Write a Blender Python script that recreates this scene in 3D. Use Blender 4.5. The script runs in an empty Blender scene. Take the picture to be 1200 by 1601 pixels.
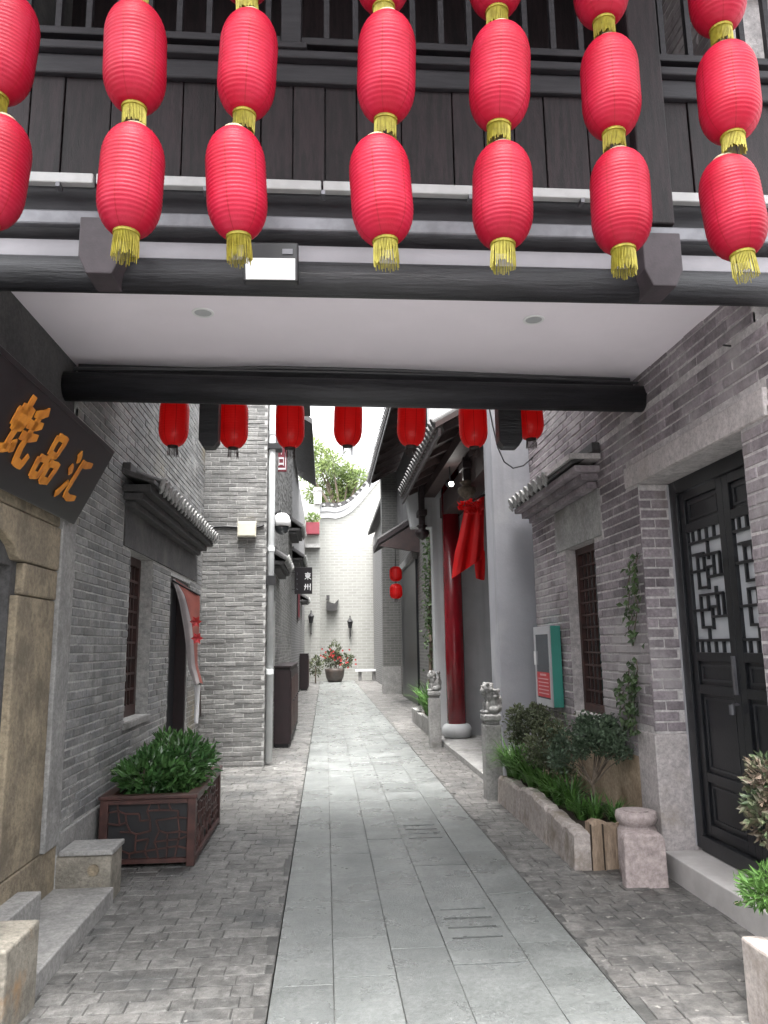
import bpy, math, random
from mathutils import Vector, Matrix, noise
random.seed(11)
S = bpy.context.scene
COL = S.collection
# ------------------------------------------------------------------ camera
F, CH, YAW, PIT, ROL = 1190.0, 1.55, math.radians(4.46), math.radians(10.03), math.radians(0.85)
fw = Vector((math.sin(YAW)*math.cos(PIT), math.cos(YAW)*math.cos(PIT), math.sin(PIT)))
rt0 = Vector((math.cos(YAW), -math.sin(YAW), 0)); up0 = rt0.cross(fw)
up = up0*math.cos(ROL)+rt0*math.sin(ROL); rt = rt0*math.cos(ROL)-up0*math.sin(ROL)
CAM = Vector((0, 0, CH))
cd = bpy.data.cameras.new('camera'); cam = bpy.data.objects.new('camera', cd); COL.objects.link(cam)
cd.sensor_fit = 'VERTICAL'; cd.sensor_height = 36.0; cd.lens = 36.0*F/1601.0; cd.clip_end = 600; cd.clip_start = 0.05
M = Matrix((rt, up, -fw)).transposed().to_4x4(); M.translation = CAM; cam.matrix_world = M
S.camera = cam
# ------------------------------------------------------------------ world, sun, exposure
W = bpy.data.worlds.new('World'); S.world = W; W.use_nodes = True
nt = W.node_tree; nt.nodes.clear()
sky = nt.nodes.new('ShaderNodeTexSky'); sky.sky_type = 'NISHITA'; sky.sun_disc = False
SUN_EL, SUN_AZ = math.radians(77), math.radians(190)     # azimuth clockwise from +Y
sky.sun_elevation = SUN_EL; sky.sun_rotation = SUN_AZ
sky.air_density = 1.0; sky.dust_density = 6.0; sky.ozone_density = 1.0
hs = nt.nodes.new('ShaderNodeHueSaturation'); hs.inputs['Saturation'].default_value = 0.12
bg = nt.nodes.new('ShaderNodeBackground'); bg.inputs['Strength'].default_value = 0.15
wo = nt.nodes.new('ShaderNodeOutputWorld')
nt.links.new(sky.outputs[0], hs.inputs['Color']); nt.links.new(hs.outputs[0], bg.inputs[0]); nt.links.new(bg.outputs[0], wo.inputs[0])
sl = bpy.data.lights.new('sun', 'SUN'); sl.energy = 1.3; sl.angle = math.radians(25); sl.color = (1, 0.97, 0.93)
so = bpy.data.objects.new('sun', sl); COL.objects.link(so)
sd = Vector((math.sin(SUN_AZ)*math.cos(SUN_EL), math.cos(SUN_AZ)*math.cos(SUN_EL), math.sin(SUN_EL)))
so.rotation_euler = sd.to_track_quat('Z', 'Y').to_euler(); so.location = (0, -5, 20)
S.view_settings.view_transform = 'Standard'; S.view_settings.look = 'None'; S.view_settings.gamma = 1
S.view_settings.exposure = 2.8; S.view_settings.use_curve_mapping = False
S.render.engine = 'CYCLES'

# ------------------------------------------------------------------ pixel helpers (photo 1200 x 1601)
def ray(x, y): return fw*F+rt*(x-600)+up*(800.5-y)
def pZ(x, y, z=0.0): d = ray(x, y); return CAM+d*((z-CH)/d.z)
def pX(x, y, X): d = ray(x, y); return CAM+d*(X/d.x)
def pY(x, y, Y): d = ray(x, y); return CAM+d*(Y/d.y)
def pix(p):
    q = Vector(p)-CAM; z = q.dot(fw)
    if z < 0.1: return None
    return 600+F*q.dot(rt)/z, 800.5-F*q.dot(up)/z, z

# ------------------------------------------------------------------ materials
def mat(name, c1, c2=None, scale=6.0, rough=0.7, rough2=None, bump=0.15, bscale=60.0, var=0.0, metal=0.0, spec=0.5,
        stain=None, stain_scale=1.2, stain_lo=0.52, stain_hi=0.7, coat=0.0, trans=0.0, coord='world', stretch=None, spots=None, seams=None, streak=None):
    m = bpy.data.materials.new(name); m.use_nodes = True
    t = m.node_tree; N = t.nodes; L = t.links; N.clear()
    out = N.new('ShaderNodeOutputMaterial'); b = N.new('ShaderNodeBsdfPrincipled')
    b.inputs['Metallic'].default_value = metal; b.inputs['Specular IOR Level'].default_value = spec
    b.inputs['Coat Weight'].default_value = coat; b.inputs['Coat Roughness'].default_value = 0.15
    if coord == 'world':
        g = N.new('ShaderNodeNewGeometry'); pos = g.outputs['Position']
    else:
        g = N.new('ShaderNodeTexCoord'); pos = g.outputs['Object']
    if stretch:
        mp = N.new('ShaderNodeMapping'); mp.inputs['Scale'].default_value = stretch
        L.new(pos, mp.inputs[0]); pos = mp.outputs[0]
    def noi(sc, det=5.0, rg=0.6):
        n = N.new('ShaderNodeTexNoise'); n.inputs['Scale'].default_value = sc; n.inputs['Detail'].default_value = det
        n.inputs['Roughness'].default_value = rg; L.new(pos, n.inputs['Vector']); return n.outputs['Fac']
    def ramp(sock, lo, hi):
        r = N.new('ShaderNodeMapRange'); r.inputs['From Min'].default_value = lo; r.inputs['From Max'].default_value = hi
        r.interpolation_type = 'SMOOTHSTEP'; L.new(sock, r.inputs['Value']); return r.outputs[0]
    def mix(f, a, c):
        x = N.new('ShaderNodeMix'); x.data_type = 'RGBA'
        if hasattr(f, 'links'): L.new(f, x.inputs[0])
        else: x.inputs[0].default_value = f
        for s, v in ((x.inputs[6], a), (x.inputs[7], c)):
            if hasattr(v, 'links'): L.new(v, s)
            else: s.default_value = (*v, 1)
        return x.outputs[2]
    n1 = noi(scale)
    col = mix(ramp(n1, 0.35, 0.65), c1, c2 or tuple(v*0.75 for v in c1))
    if var:
        oi = N.new('ShaderNodeObjectInfo'); gi = N.new('ShaderNodeNewGeometry')
        ad = N.new('ShaderNodeMath'); ad.operation = 'ADD'; L.new(oi.outputs['Random'], ad.inputs[0]); L.new(gi.outputs['Random Per Island'], ad.inputs[1])
        fr = N.new('ShaderNodeMath'); fr.operation = 'FRACT'; L.new(ad.outputs[0], fr.inputs[0])
        mr = N.new('ShaderNodeMapRange'); mr.inputs['To Min'].default_value = 1-var; mr.inputs['To Max'].default_value = 1+var
        L.new(fr.outputs[0], mr.inputs['Value'])
        hv = N.new('ShaderNodeHueSaturation'); L.new(mr.outputs[0], hv.inputs['Value']); L.new(col, hv.inputs['Color']); col = hv.outputs[0]
    if bump >= .3 and coord == 'world':
        gn = N.new('ShaderNodeMapRange'); gn.inputs['From Min'].default_value = .3; gn.inputs['From Max'].default_value = .7; gn.inputs['To Min'].default_value = .62; gn.inputs['To Max'].default_value = 1.38
        L.new(noi(34.0, 8, .75), gn.inputs['Value']); hg_ = N.new('ShaderNodeHueSaturation'); L.new(gn.outputs[0], hg_.inputs['Value']); L.new(col, hg_.inputs['Color']); col = hg_.outputs[0]
    if stain:
        col = mix(ramp(noi(stain_scale, 6, 0.65), stain_lo, stain_hi), col, stain)
    if spots:
        col = mix(ramp(noi(spots[1], 3, 0.55), spots[2], spots[2]+0.04), col, spots[0])
    if streak:
        mp2 = N.new('ShaderNodeMapping'); mp2.inputs['Scale'].default_value = (5, 5, .45); L.new(pos, mp2.inputs[0])
        n2 = N.new('ShaderNodeTexNoise'); n2.inputs['Scale'].default_value = 1.0; n2.inputs['Detail'].default_value = 6; L.new(mp2.outputs[0], n2.inputs['Vector'])
        col = mix(ramp(n2.outputs['Fac'], streak[1], streak[2]), col, streak[0])
    if seams:
        gr_ = N.new('ShaderNodeTexGradient'); gr_.gradient_type = 'RADIAL'; L.new(pos, gr_.inputs[0])
        mu = N.new('ShaderNodeMath'); mu.operation = 'MULTIPLY'; mu.inputs[1].default_value = seams[1]; L.new(gr_.outputs['Fac'], mu.inputs[0])
        fr_ = N.new('ShaderNodeMath'); fr_.operation = 'PINGPONG'; fr_.inputs[1].default_value = .5; L.new(mu.outputs[0], fr_.inputs[0])
        col = mix(ramp(fr_.outputs[0], .04, .0), col, seams[0])
    L.new(col, b.inputs['Base Color'])
    if rough2 is not None:
        rr = N.new('ShaderNodeMapRange'); rr.interpolation_type = 'SMOOTHERSTEP'; rr.inputs['From Min'].default_value = 0.28; rr.inputs['From Max'].default_value = 0.72
        rr.inputs['To Min'].default_value = rough; rr.inputs['To Max'].default_value = rough2
        L.new(noi(2.3, 5, 0.6), rr.inputs['Value']); L.new(rr.outputs[0], b.inputs['Roughness'])
    else: b.inputs['Roughness'].default_value = rough
    if bump:
        bm = N.new('ShaderNodeBump'); bm.inputs['Strength'].default_value = bump; bm.inputs['Distance'].default_value = 0.02 if bump >= .3 else 0.01
        L.new(noi(bscale, 6, 0.7), bm.inputs['Height']); L.new(bm.outputs[0], b.inputs['Normal'])
    sh = b.outputs[0]
    if trans:
        tr = N.new('ShaderNodeBsdfTranslucent'); L.new(col, tr.inputs[0]); ms = N.new('ShaderNodeMixShader'); ms.inputs[0].default_value = trans
        L.new(sh, ms.inputs[1]); L.new(tr.outputs[0], ms.inputs[2]); sh = ms.outputs[0]
    L.new(sh, out.inputs[0])
    return m
def glow(name, c, s):
    m = bpy.data.materials.new(name); m.use_nodes = True; N = m.node_tree.nodes; N.clear()
    e = N.new('ShaderNodeEmission'); e.inputs[0].default_value = (*c, 1); e.inputs[1].default_value = s
    o = N.new('ShaderNodeOutputMaterial'); m.node_tree.links.new(e.outputs[0], o.inputs[0]); return m
def brickmat(name, c1, c2, mortar, sc=1.0, axis='x'):
    m = mat(name, c1, c2, rough=0.85, bump=0.2)
    t = m.node_tree; N = t.nodes; L = t.links
    b = [n for n in N if n.type == 'BSDF_PRINCIPLED'][0]
    g = N.new('ShaderNodeNewGeometry'); sp = N.new('ShaderNodeSeparateXYZ'); L.new(g.outputs['Position'], sp.inputs[0])
    cb = N.new('ShaderNodeCombineXYZ'); L.new(sp.outputs[0 if axis == 'x' else 1], cb.inputs[0]); L.new(sp.outputs[2], cb.inputs[1])
    br = N.new('ShaderNodeTexBrick'); L.new(cb.outputs[0], br.inputs['Vector']); br.inputs['Scale'].default_value = 1.0
    br.inputs['Brick Width'].default_value = 0.27*sc; br.inputs['Row Height'].default_value = 0.085*sc; br.inputs['Mortar Size'].default_value = 0.012*sc
    br.inputs['Color1'].default_value = (*c1, 1); br.inputs['Color2'].default_value = (*c2, 1); br.inputs['Mortar'].default_value = (*mortar, 1)
    old = b.inputs['Base Color'].links[0].from_socket
    x = N.new('ShaderNodeMix'); x.data_type = 'RGBA'; x.inputs[0].default_value = 0.65
    L.new(old, x.inputs[6]); L.new(br.outputs['Color'], x.inputs[7]); L.new(x.outputs[2], b.inputs['Base Color'])
    return m
MT = {}
MT['slab'] = mat('wet_slab', (.168, .176, .172), (.128, .136, .132), 2.4, .20, .52, bump=.30, bscale=60, var=.12, stain=(.115, .124, .121), stain_scale=1.3, stain_lo=.42, stain_hi=.78, spots=((.30, .315, .31), 9.0, .72))
MT['joint'] = mat('wet_joint', (.085, .084, .08), (.05, .05, .048), 9, .6, bump=.3)
MT['sett'] = mat('sett_stone', (.175, .171, .163), (.100, .098, .094), 14, .26, .60, bump=.8, bscale=34, var=.24, stain=(.075, .077, .077), stain_scale=1.4, spots=((.26, .255, .245), 24.0, .66), stain_lo=.5, stain_hi=.7)
MT['settR'] = mat('sett_stone_dry', (.175, .169, .160), (.096, .093, .090), 12, .34, .65, bump=.8, bscale=32, var=.20, stain=(.07, .069, .067), spots=((.28, .27, .25), 20.0, .64), stain_scale=1.6, stain_lo=.5, stain_hi=.68)
MT['brick'] = mat('grey_brick', (.225, .222, .215), (.165, .164, .160), 5, .85, bump=.4, bscale=70, var=.27, stain=(.30, .295, .285), stain_scale=1.1, stain_lo=.55, stain_hi=.75, streak=((.12, .12, .118), .56, .8))
MT['brickL'] = mat('grey_brick_mossy', (.250, .247, .238), (.185, .187, .190), 5, .8, bump=.4, bscale=70, var=.26, stain=(.25, .215, .14), stain_scale=.7, stain_lo=.54, stain_hi=.74, streak=((.13, .13, .13), .55, .8))
MT['brickR'] = mat('mauve_grey_brick', (.28, .245, .262), (.175, .150, .164), 3.5, .85, bump=.4, bscale=70, var=.30, stain=(.42, .39, .395), stain_scale=1.0, stain_lo=.46, stain_hi=.68, streak=((.20, .17, .16), .58, .8))
MT['brickD'] = mat('dark_brick', (.105, .102, .102), (.075, .074, .075), 5, .85, bump=.3, var=.3)  # darker brick with random tone per brick
MT['mortar'] = mat('mortar', (.47, .465, .45), (.36, .36, .35), 14, .9, bump=.3)
MT['mortarR'] = mat('mortar_pale', (.56, .53, .525), (.44, .415, .415), 10, .9, bump=.3, stain=(.33, .31, .315), stain_scale=1.0)
MT['farbrick'] = brickmat('far_brick_wall', (.21, .21, .20), (.16, .16, .155), (.32, .32, .31), 1.0, 'x')
MT['farbrickY'] = brickmat('side_brick_wall', (.20, .197, .195), (.15, .15, .15), (.33, .325, .325), 1.0, 'y')
MT['endbrick'] = brickmat('pale_brick_wall', (.35, .35, .325), (.29, .29, .27), (.42, .42, .40), 1.6, 'x')  # pale brick, lightened further to paint in haze at the far end
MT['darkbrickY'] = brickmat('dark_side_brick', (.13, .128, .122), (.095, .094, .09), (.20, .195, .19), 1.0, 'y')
MT['shadebrickX'] = brickmat('shaded_front_brick', (.14, .138, .13), (.10, .10, .096), (.20, .198, .19), 1.0, 'x')  # darker brick copy with the pilaster's shade painted in
MT['plaster'] = mat('grey_plaster', (.265, .268, .295), (.235, .238, .262), 2, .8, bump=.25, bscale=30, stain=(.31, .312, .33), stain_scale=.9, streak=((.19, .19, .205), .52, .8))
MT['plasterP'] = mat('pale_plaster', (.48, .49, .50), (.42, .43, .44), 2, .8, bump=.2, bscale=30, streak=((.33, .335, .34), .5, .8))
MT['darkplaster'] = mat('dark_shade_plaster', (.085, .083, .083), (.06, .059, .06), 3, .9, bump=.3, stain=(.12, .115, .11), stain_scale=2)  # dark plaster, also holding painted shade under the awning and eaves
MT['ceil'] = mat('ceiling_paint', (.88, .82, .88), (.84, .785, .84), 1.0, .85, bump=.03, stain=(.76, .72, .76), stain_scale=.6, stain_lo=.5, stain_hi=.8)
MT['band'] = mat('pale_fascia', (.30, .29, .31), (.25, .243, .26), 2, .6, bump=.1)
MT['timber'] = mat('dark_timber', (.020, .013, .015), (.009, .007, .008), 7, .5, bump=.3, var=.35, spec=.25, stretch=(6, 6, .6))
MT['timberH'] = mat('dark_timber_rail', (.026, .024, .028), (.016, .015, .018), 7, .5, bump=.2, spec=.3, stretch=(.6, 6, 6))
MT['beam'] = mat('black_beam', (.024, .024, .028), (.013, .013, .015), 5, .42, bump=.6, bscale=9, stretch=(.5, 6, 6))
MT['bracket'] = mat('mauve_timber', (.055, .043, .050), (.040, .032, .037), 8, .6, bump=.2)
MT['rail'] = mat('dull_metal', (.16, .16, .175), (.11, .11, .12), 6, .38, bump=.05, metal=.3)
MT['conduit'] = mat('white_conduit', (.42, .42, .42), (.34, .34, .34), 5, .5, bump=.03)
MT['black'] = mat('black_plastic', (.015, .015, .017), None, 5, .4, bump=.02)
MT['white'] = mat('white_panel', (.80, .80, .80), (.74, .74, .75), 5, .5, bump=.02)
MT['cream'] = mat('cream_plastic', (.66, .63, .52), (.60, .57, .47), 5, .5, bump=.02)
MT['lamp_red'] = mat('red_lantern_cloth', (.36, .005, .024), (.42, .014, .042), 4, .46, bump=.15, bscale=140, coord='object', trans=.2, var=.14, spec=.25, seams=((.30, .008, .02), 6), stain=(.50, .035, .07), stain_scale=5, stain_lo=.55, stain_hi=.8)
MT['lamp_red_backlit'] = mat('red_lantern_backlit', (.90, .035, .035), (.85, .028, .028), 3, .35, bump=.05, coord='object', trans=.62, seams=((.5, .01, .01), 8))  # backlight put into the colour as a brighter red
MT['gold'] = mat('gold_fringe', (.38, .33, .045), (.25, .21, .025), 30, .38, bump=.1, metal=.35, coord='object', trans=.1)
MT['darkfringe'] = mat('dark_fringe', (.035, .016, .014), None, 30, .6, bump=.1)
MT['rim'] = mat('pale_gold_rim', (.78, .70, .48), None, 10, .4, bump=0, metal=.2)
MT['tan'] = mat('tan_stone', (.32, .265, .185), (.22, .185, .135), 5, .85, bump=.9, bscale=26, stain=(.15, .125, .09), stain_scale=3.4, stain_lo=.48, stain_hi=.68)
MT['tan2'] = mat('weathered_stone', (.30, .275, .23), (.20, .185, .155), 6, .85, bump=.8, bscale=40, stain=(.36, .22, .11), stain_scale=1.7, stain_lo=.56, stain_hi=.72)
MT['stone'] = mat('grey_stone', (.31, .305, .295), (.24, .238, .232), 5, .8, bump=.4, bscale=50, stain=(.17, .165, .155), stain_scale=2.0)
MT['pinkstone'] = mat('pink_granite', (.42, .355, .345), (.34, .285, .275), 22, .8, bump=.3, bscale=90, stain=(.30, .25, .225), stain_scale=2.4)
MT['palestone'] = mat('pale_stone', (.43, .385, .36), (.33, .29, .27), 6, .8, bump=.3, bscale=60, stain=(.20, .165, .125), stain_scale=2.6, stain_lo=.5, stain_hi=.72)
MT['lintelstone'] = mat('pale_lintel_stone', (.50, .46, .455), (.43, .395, .39), 6, .8, bump=.3, bscale=60, stain=(.36, .31, .26), stain_scale=1.8, stain_lo=.55, stain_hi=.78)
MT['warmplaster'] = mat('warm_plaster', (.46, .36, .26), (.36, .27, .19), 4, .85, bump=.3, stain=(.22, .16, .10), stain_scale=2.2)
MT['stepstone'] = mat('white_step', (.50, .48, .47), (.42, .40, .39), 5, .75, bump=.2, stain=(.38, .36, .33), stain_scale=2)
MT['brownstone'] = mat('brown_carved_stone', (.33, .25, .185), (.23, .17, .12), 8, .85, bump=.5, bscale=50, stretch=(2, 2, .4))
MT['door'] = mat('black_door_paint', (.012, .013, .016), (.009, .010, .012), 5, .34, bump=.12, bscale=40)
MT['trim'] = mat('door_trim_paint', (.030, .031, .035), (.023, .024, .027), 5, .4, bump=.1)
MT['glass'] = mat('frosted_glass', (.55, .57, .60), (.48, .50, .53), 2, .12, bump=0, spec=.7)
MT['brown'] = mat('dark_brown_wood', (.060, .024, .020), (.035, .016, .014), 9, .5, bump=.2)
MT['maroon'] = mat('maroon_wood', (.020, .010, .012), (.014, .008, .009), 9, .5, bump=.2)
MT['planterwood'] = mat('red_brown_wood', (.085, .036, .030), (.050, .023, .020), 9, .45, bump=.2)
MT['column'] = mat('red_lacquer', (.24, .008, .016), (.17, .007, .012), 2, .26, bump=.06, bscale=12, spec=.5, coat=.15, streak=((.15, .012, .015), .5, .8))
MT['plaque'] = mat('black_lacquer', (.016, .013, .015), (.012, .010, .012), 4, .3, bump=.03)
MT['ochre'] = mat('orange_gilt', (.68, .26, .025), (.52, .17, .02), 9, .5, bump=.1)
MT['tile'] = mat('grey_roof_tile', (.065, .062, .062), (.042, .041, .042), 8, .7, bump=.3, var=.3)
MT['tilend'] = mat('limewashed_tile_end', (.36, .36, .35), (.24, .24, .235), 14, .8, bump=.3, var=.25)
MT['redsilk'] = mat('red_silk', (.80, .018, .020), (.72, .012, .014), 2, .34, bump=.05, trans=.4, spec=.6)
MT['salmon'] = mat('faded_red_cloth', (.30, .085, .065), (.24, .075, .06), 4, .8, bump=.1, trans=.25)
MT['greycloth'] = mat('grey_cloth', (.36, .33, .33), (.28, .255, .26), 4, .8, bump=.1, trans=.25)
MT['teal'] = mat('teal_paint', (.055, .30, .245), (.05, .27, .22), 3, .35, bump=.03)
MT['alu'] = mat('aluminium', (.55, .55, .57), (.48, .48, .5), 6, .35, bump=.02, metal=.4)
MT['darkglass'] = mat('dark_glass', (.035, .045, .05), (.05, .055, .06), 2, .08, bump=0, spec=.8)
MT['redprint'] = mat('red_print', (.55, .03, .04), None, 2, .5, bump=0)
MT['pinkprint'] = mat('pale_print', (.75, .42, .42), None, 2, .5, bump=0)
MT['soil'] = mat('soil', (.045, .032, .022), (.03, .02, .014), 12, .9, bump=.6)
MT['leafglossy'] = mat('glossy_leaf', (.085, .18, .055), (.05, .125, .04), 3, .22, bump=0, var=.45, trans=.2, spec=.6)
MT['leafolive'] = mat('olive_leaf', (.115, .130, .070), (.075, .092, .052), 3, .55, bump=0, var=.5, trans=.2)
MT['leafdark'] = mat('dark_leaf', (.085, .125, .075), (.055, .085, .052), 3, .5, bump=0, var=.45, trans=.2)
MT['blade'] = mat('strap_leaf', (.10, .21, .05), (.06, .14, .035), 3, .4, bump=0, var=.4, trans=.25)
MT['fern'] = mat('fern_leaf', (.095, .20, .045), (.06, .14, .035), 3, .5, bump=0, var=.4, trans=.3)
MT['ivy'] = mat('ivy_leaf', (.075, .12, .045), (.05, .085, .035), 3, .55, bump=0, var=.45, trans=.2)
MT['tree'] = mat('tree_leaf', (.20, .25, .085), (.13, .19, .06), 1, .55, bump=0, var=.45, trans=.35)
MT['redleaf'] = mat('bronze_leaf', (.15, .11, .085), (.075, .12, .055), 9, .5, bump=0, var=.45, trans=.2)
MT['flower'] = mat('red_petal', (.55, .06, .05), (.40, .04, .05), 3, .5, bump=0, var=.3, trans=.3)
MT['bark'] = mat('bark', (.16, .125, .095), (.10, .08, .06), 12, .85, bump=.6)
MT['clay'] = mat('brown_glazed_pot', (.09, .07, .06), (.06, .05, .045), 6, .35, bump=.1)
MT['pipe'] = mat('white_pipe', (.70, .72, .72), (.60, .62, .62), 3, .45, bump=.03)
MT['globe'] = mat('white_globe', (.82, .82, .82), None, 3, .3, bump=0)
MT['iron'] = mat('black_iron', (.02, .02, .022), None, 8, .5, bump=.1)
MT['facade'] = mat('pale_render', (.68, .69, .70), (.62, .63, .65), .3, .8, bump=0)
MT['soffit'] = mat('soffit_wood', (.055, .032, .03), (.035, .022, .022), 6, .6, bump=.2, var=.2)
MT['ground'] = mat('ground_paving', (.27, .265, .26), (.22, .215, .21), 2, .6, bump=.3)  # unseen ground kept pale to bounce light up to the bridge
MT['signred'] = mat('sign_red', (.22, .03, .045), None, 2, .5, bump=0)
MT['bulb'] = glow('lit_bulb', (1, .97, .92), 14)

# ------------------------------------------------------------------ mesh builder
class MB:
    def __init__(s): s.v = []; s.f = []
    def add(s, vs, fs):
        o = len(s.v); s.v += [tuple(v) for v in vs]; s.f += [tuple(i+o for i in q) for q in fs]; return s
    def box(s, a, b):
        (x0, y0, z0), (x1, y1, z1) = a, b
        return s.add([(x0,y0,z0),(x1,y0,z0),(x1,y1,z0),(x0,y1,z0),(x0,y0,z1),(x1,y0,z1),(x1,y1,z1),(x0,y1,z1)],
                     [(3,2,1,0),(4,5,6,7),(0,1,5,4),(1,2,6,5),(2,3,7,6),(3,0,4,7)])
    def obox(s, c, size, rot):
        m = MB().box([-v/2 for v in size], [v/2 for v in size]); c = Vector(c)
        return s.add([c+rot@Vector(v) for v in m.v], m.f)
    def bar(s, p, q, w, h, upv=(0, 0, 1)):
        p = Vector(p); q = Vector(q); d = q-p; z = d.normalized(); x = z.cross(Vector(upv)).normalized(); y = x.cross(z)
        return s.obox((p+q)/2, (w, h, d.length), Matrix((x, y, z)).transposed())
    def tube(s, pts, r, n=8, cap=True):
        pts = [Vector(p) for p in pts]; R = r if isinstance(r, (list, tuple)) else [r]*len(pts)
        vs = []; fs = []; pv = None
        for i, p in enumerate(pts):
            t = (pts[min(i+1, len(pts)-1)]-pts[max(i-1, 0)]).normalized()
            if pv is None: a = t.orthogonal().normalized()
            else: a = (pv-t*pv.dot(t)).normalized()
            pv = a; b = t.cross(a)
            vs += [p+(a*math.cos(k*2*math.pi/n)+b*math.sin(k*2*math.pi/n))*R[i] for k in range(n)]
        for i in range(len(pts)-1):
            for k in range(n):
                j = (k+1) % n; fs.append((i*n+k, i*n+j, (i+1)*n+j, (i+1)*n+k))
        if cap: fs.append(tuple(range(n))[::-1]); fs.append(tuple(range((len(pts)-1)*n, len(pts)*n)))
        return s.add(vs, fs)
    def lathe(s, prof, c=(0, 0, 0), n=16, cap=True):
        vs = []; fs = []
        for r, z in prof: vs += [(c[0]+r*math.cos(k*2*math.pi/n), c[1]+r*math.sin(k*2*math.pi/n), c[2]+z) for k in range(n)]
        for i in range(len(prof)-1):
            for k in range(n):
                j = (k+1) % n; fs.append((i*n+k, i*n+j, (i+1)*n+j, (i+1)*n+k))
        if cap: fs.append(tuple(range(n))[::-1]); fs.append(tuple(range((len(prof)-1)*n, len(prof)*n)))
        return s.add(vs, fs)
    def prism(s, poly, d):                # poly: 3-D points, d: extrusion vector
        n = len(poly); d = Vector(d); poly = [Vector(p) for p in poly]
        return s.add(poly+[p+d for p in poly], [tuple(range(n))[::-1], tuple(range(n, 2*n))]+[(i, (i+1) % n, n+(i+1) % n, n+i) for i in range(n)])
    def ball(s, c, r, n=12, m=8):
        rx, ry, rz = r if isinstance(r, (list, tuple)) else (r, r, r)
        vs = []; fs = []
        for i in range(m+1):
            a = math.pi*i/m; ra = max(math.sin(a), 1e-3)
            vs += [(c[0]+rx*ra*math.cos(k*2*math.pi/n), c[1]+ry*ra*math.sin(k*2*math.pi/n), c[2]-rz*math.cos(a)) for k in range(n)]
        for i in range(m):
            for k in range(n):
                j = (k+1) % n; fs.append((i*n+k, i*n+j, (i+1)*n+j, (i+1)*n+k))
        return s.add(vs, fs)
    def mesh(s, name, m, smooth=False):
        me = bpy.data.meshes.new(name); me.from_pydata(s.v, [], s.f); me.materials.append(m)
        if smooth: me.polygons.foreach_set('use_smooth', [True]*len(me.polygons))
        me.update(); return me
    def build(s, name, m, parent=None, smooth=False, bevel=0, loc=None):
        return link(name, s.mesh(name, m, smooth), parent, bevel, loc)
def link(name, me, parent=None, bevel=0, loc=None):
    o = bpy.data.objects.new(name, me); COL.objects.link(o)
    if parent:
        o.parent = parent
        if loc is None: o.matrix_parent_inverse = ROOTINV.get(parent.name, Matrix())
    if loc is not None: o.location = loc
    if bevel:
        b = o.modifiers.new('bevel', 'BEVEL'); b.width = bevel; b.segments = 2; b.limit_method = 'ANGLE'
    return o
ROOTINV = {}
def thing(name, label, cat, loc=(0, 0, 0), group=None):
    o = bpy.data.objects.new(name, None); COL.objects.link(o); o.location = loc; o.empty_display_size = .1
    ROOTINV[o.name] = Matrix.Translation(-Vector(loc))
    return tag(o, label, cat, group)
def tag(o, label, cat, group=None):
    o['label'] = label; o['category'] = cat
    if group: o['group'] = group
    return o
def struct(o): o['kind'] = 'structure'; return o
def stuff(o): o['kind'] = 'stuff'; return o
def box(name, a, b, m, parent=None, bevel=0): return MB().box(a, b).build(name, m, parent, bevel=bevel)

def holed(mb, O, U, V, N, ul, vl, holes, t):
    O, U, V, N = Vector(O), Vector(U), Vector(V), Vector(N)
    us = sorted({0, ul}|{min(max(h[i], 0), ul) for h in holes for i in (0, 1)}); vs = sorted({0, vl}|{min(max(h[i], 0), vl) for h in holes for i in (2, 3)})
    P = lambda u, v, d=0: O+U*u+V*v-N*d
    solid = lambda i, j: 0 <= i < len(us)-1 and 0 <= j < len(vs)-1 and not any(h[0] < (us[i]+us[i+1])/2 < h[1] and h[2] < (vs[j]+vs[j+1])/2 < h[3] for h in holes)
    for i in range(len(us)-1):
        for j in range(len(vs)-1):
            if not solid(i, j): continue
            a, b, c, d = us[i], us[i+1], vs[j], vs[j+1]
            mb.add([P(a,c), P(b,c), P(b,d), P(a,d)], [(0,1,2,3)]); mb.add([P(a,c,t), P(b,c,t), P(b,d,t), P(a,d,t)], [(3,2,1,0)])
            for (ii, jj, q) in ((i-1, j, ((a,c),(a,d))), (i+1, j, ((b,c),(b,d))), (i, j-1, ((a,c),(b,c))), (i, j+1, ((a,d),(b,d)))):
                if not solid(ii, jj): mb.add([P(*q[0]), P(*q[1]), P(*q[1], t), P(*q[0], t)], [(0,1,2,3)])
    return mb

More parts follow.
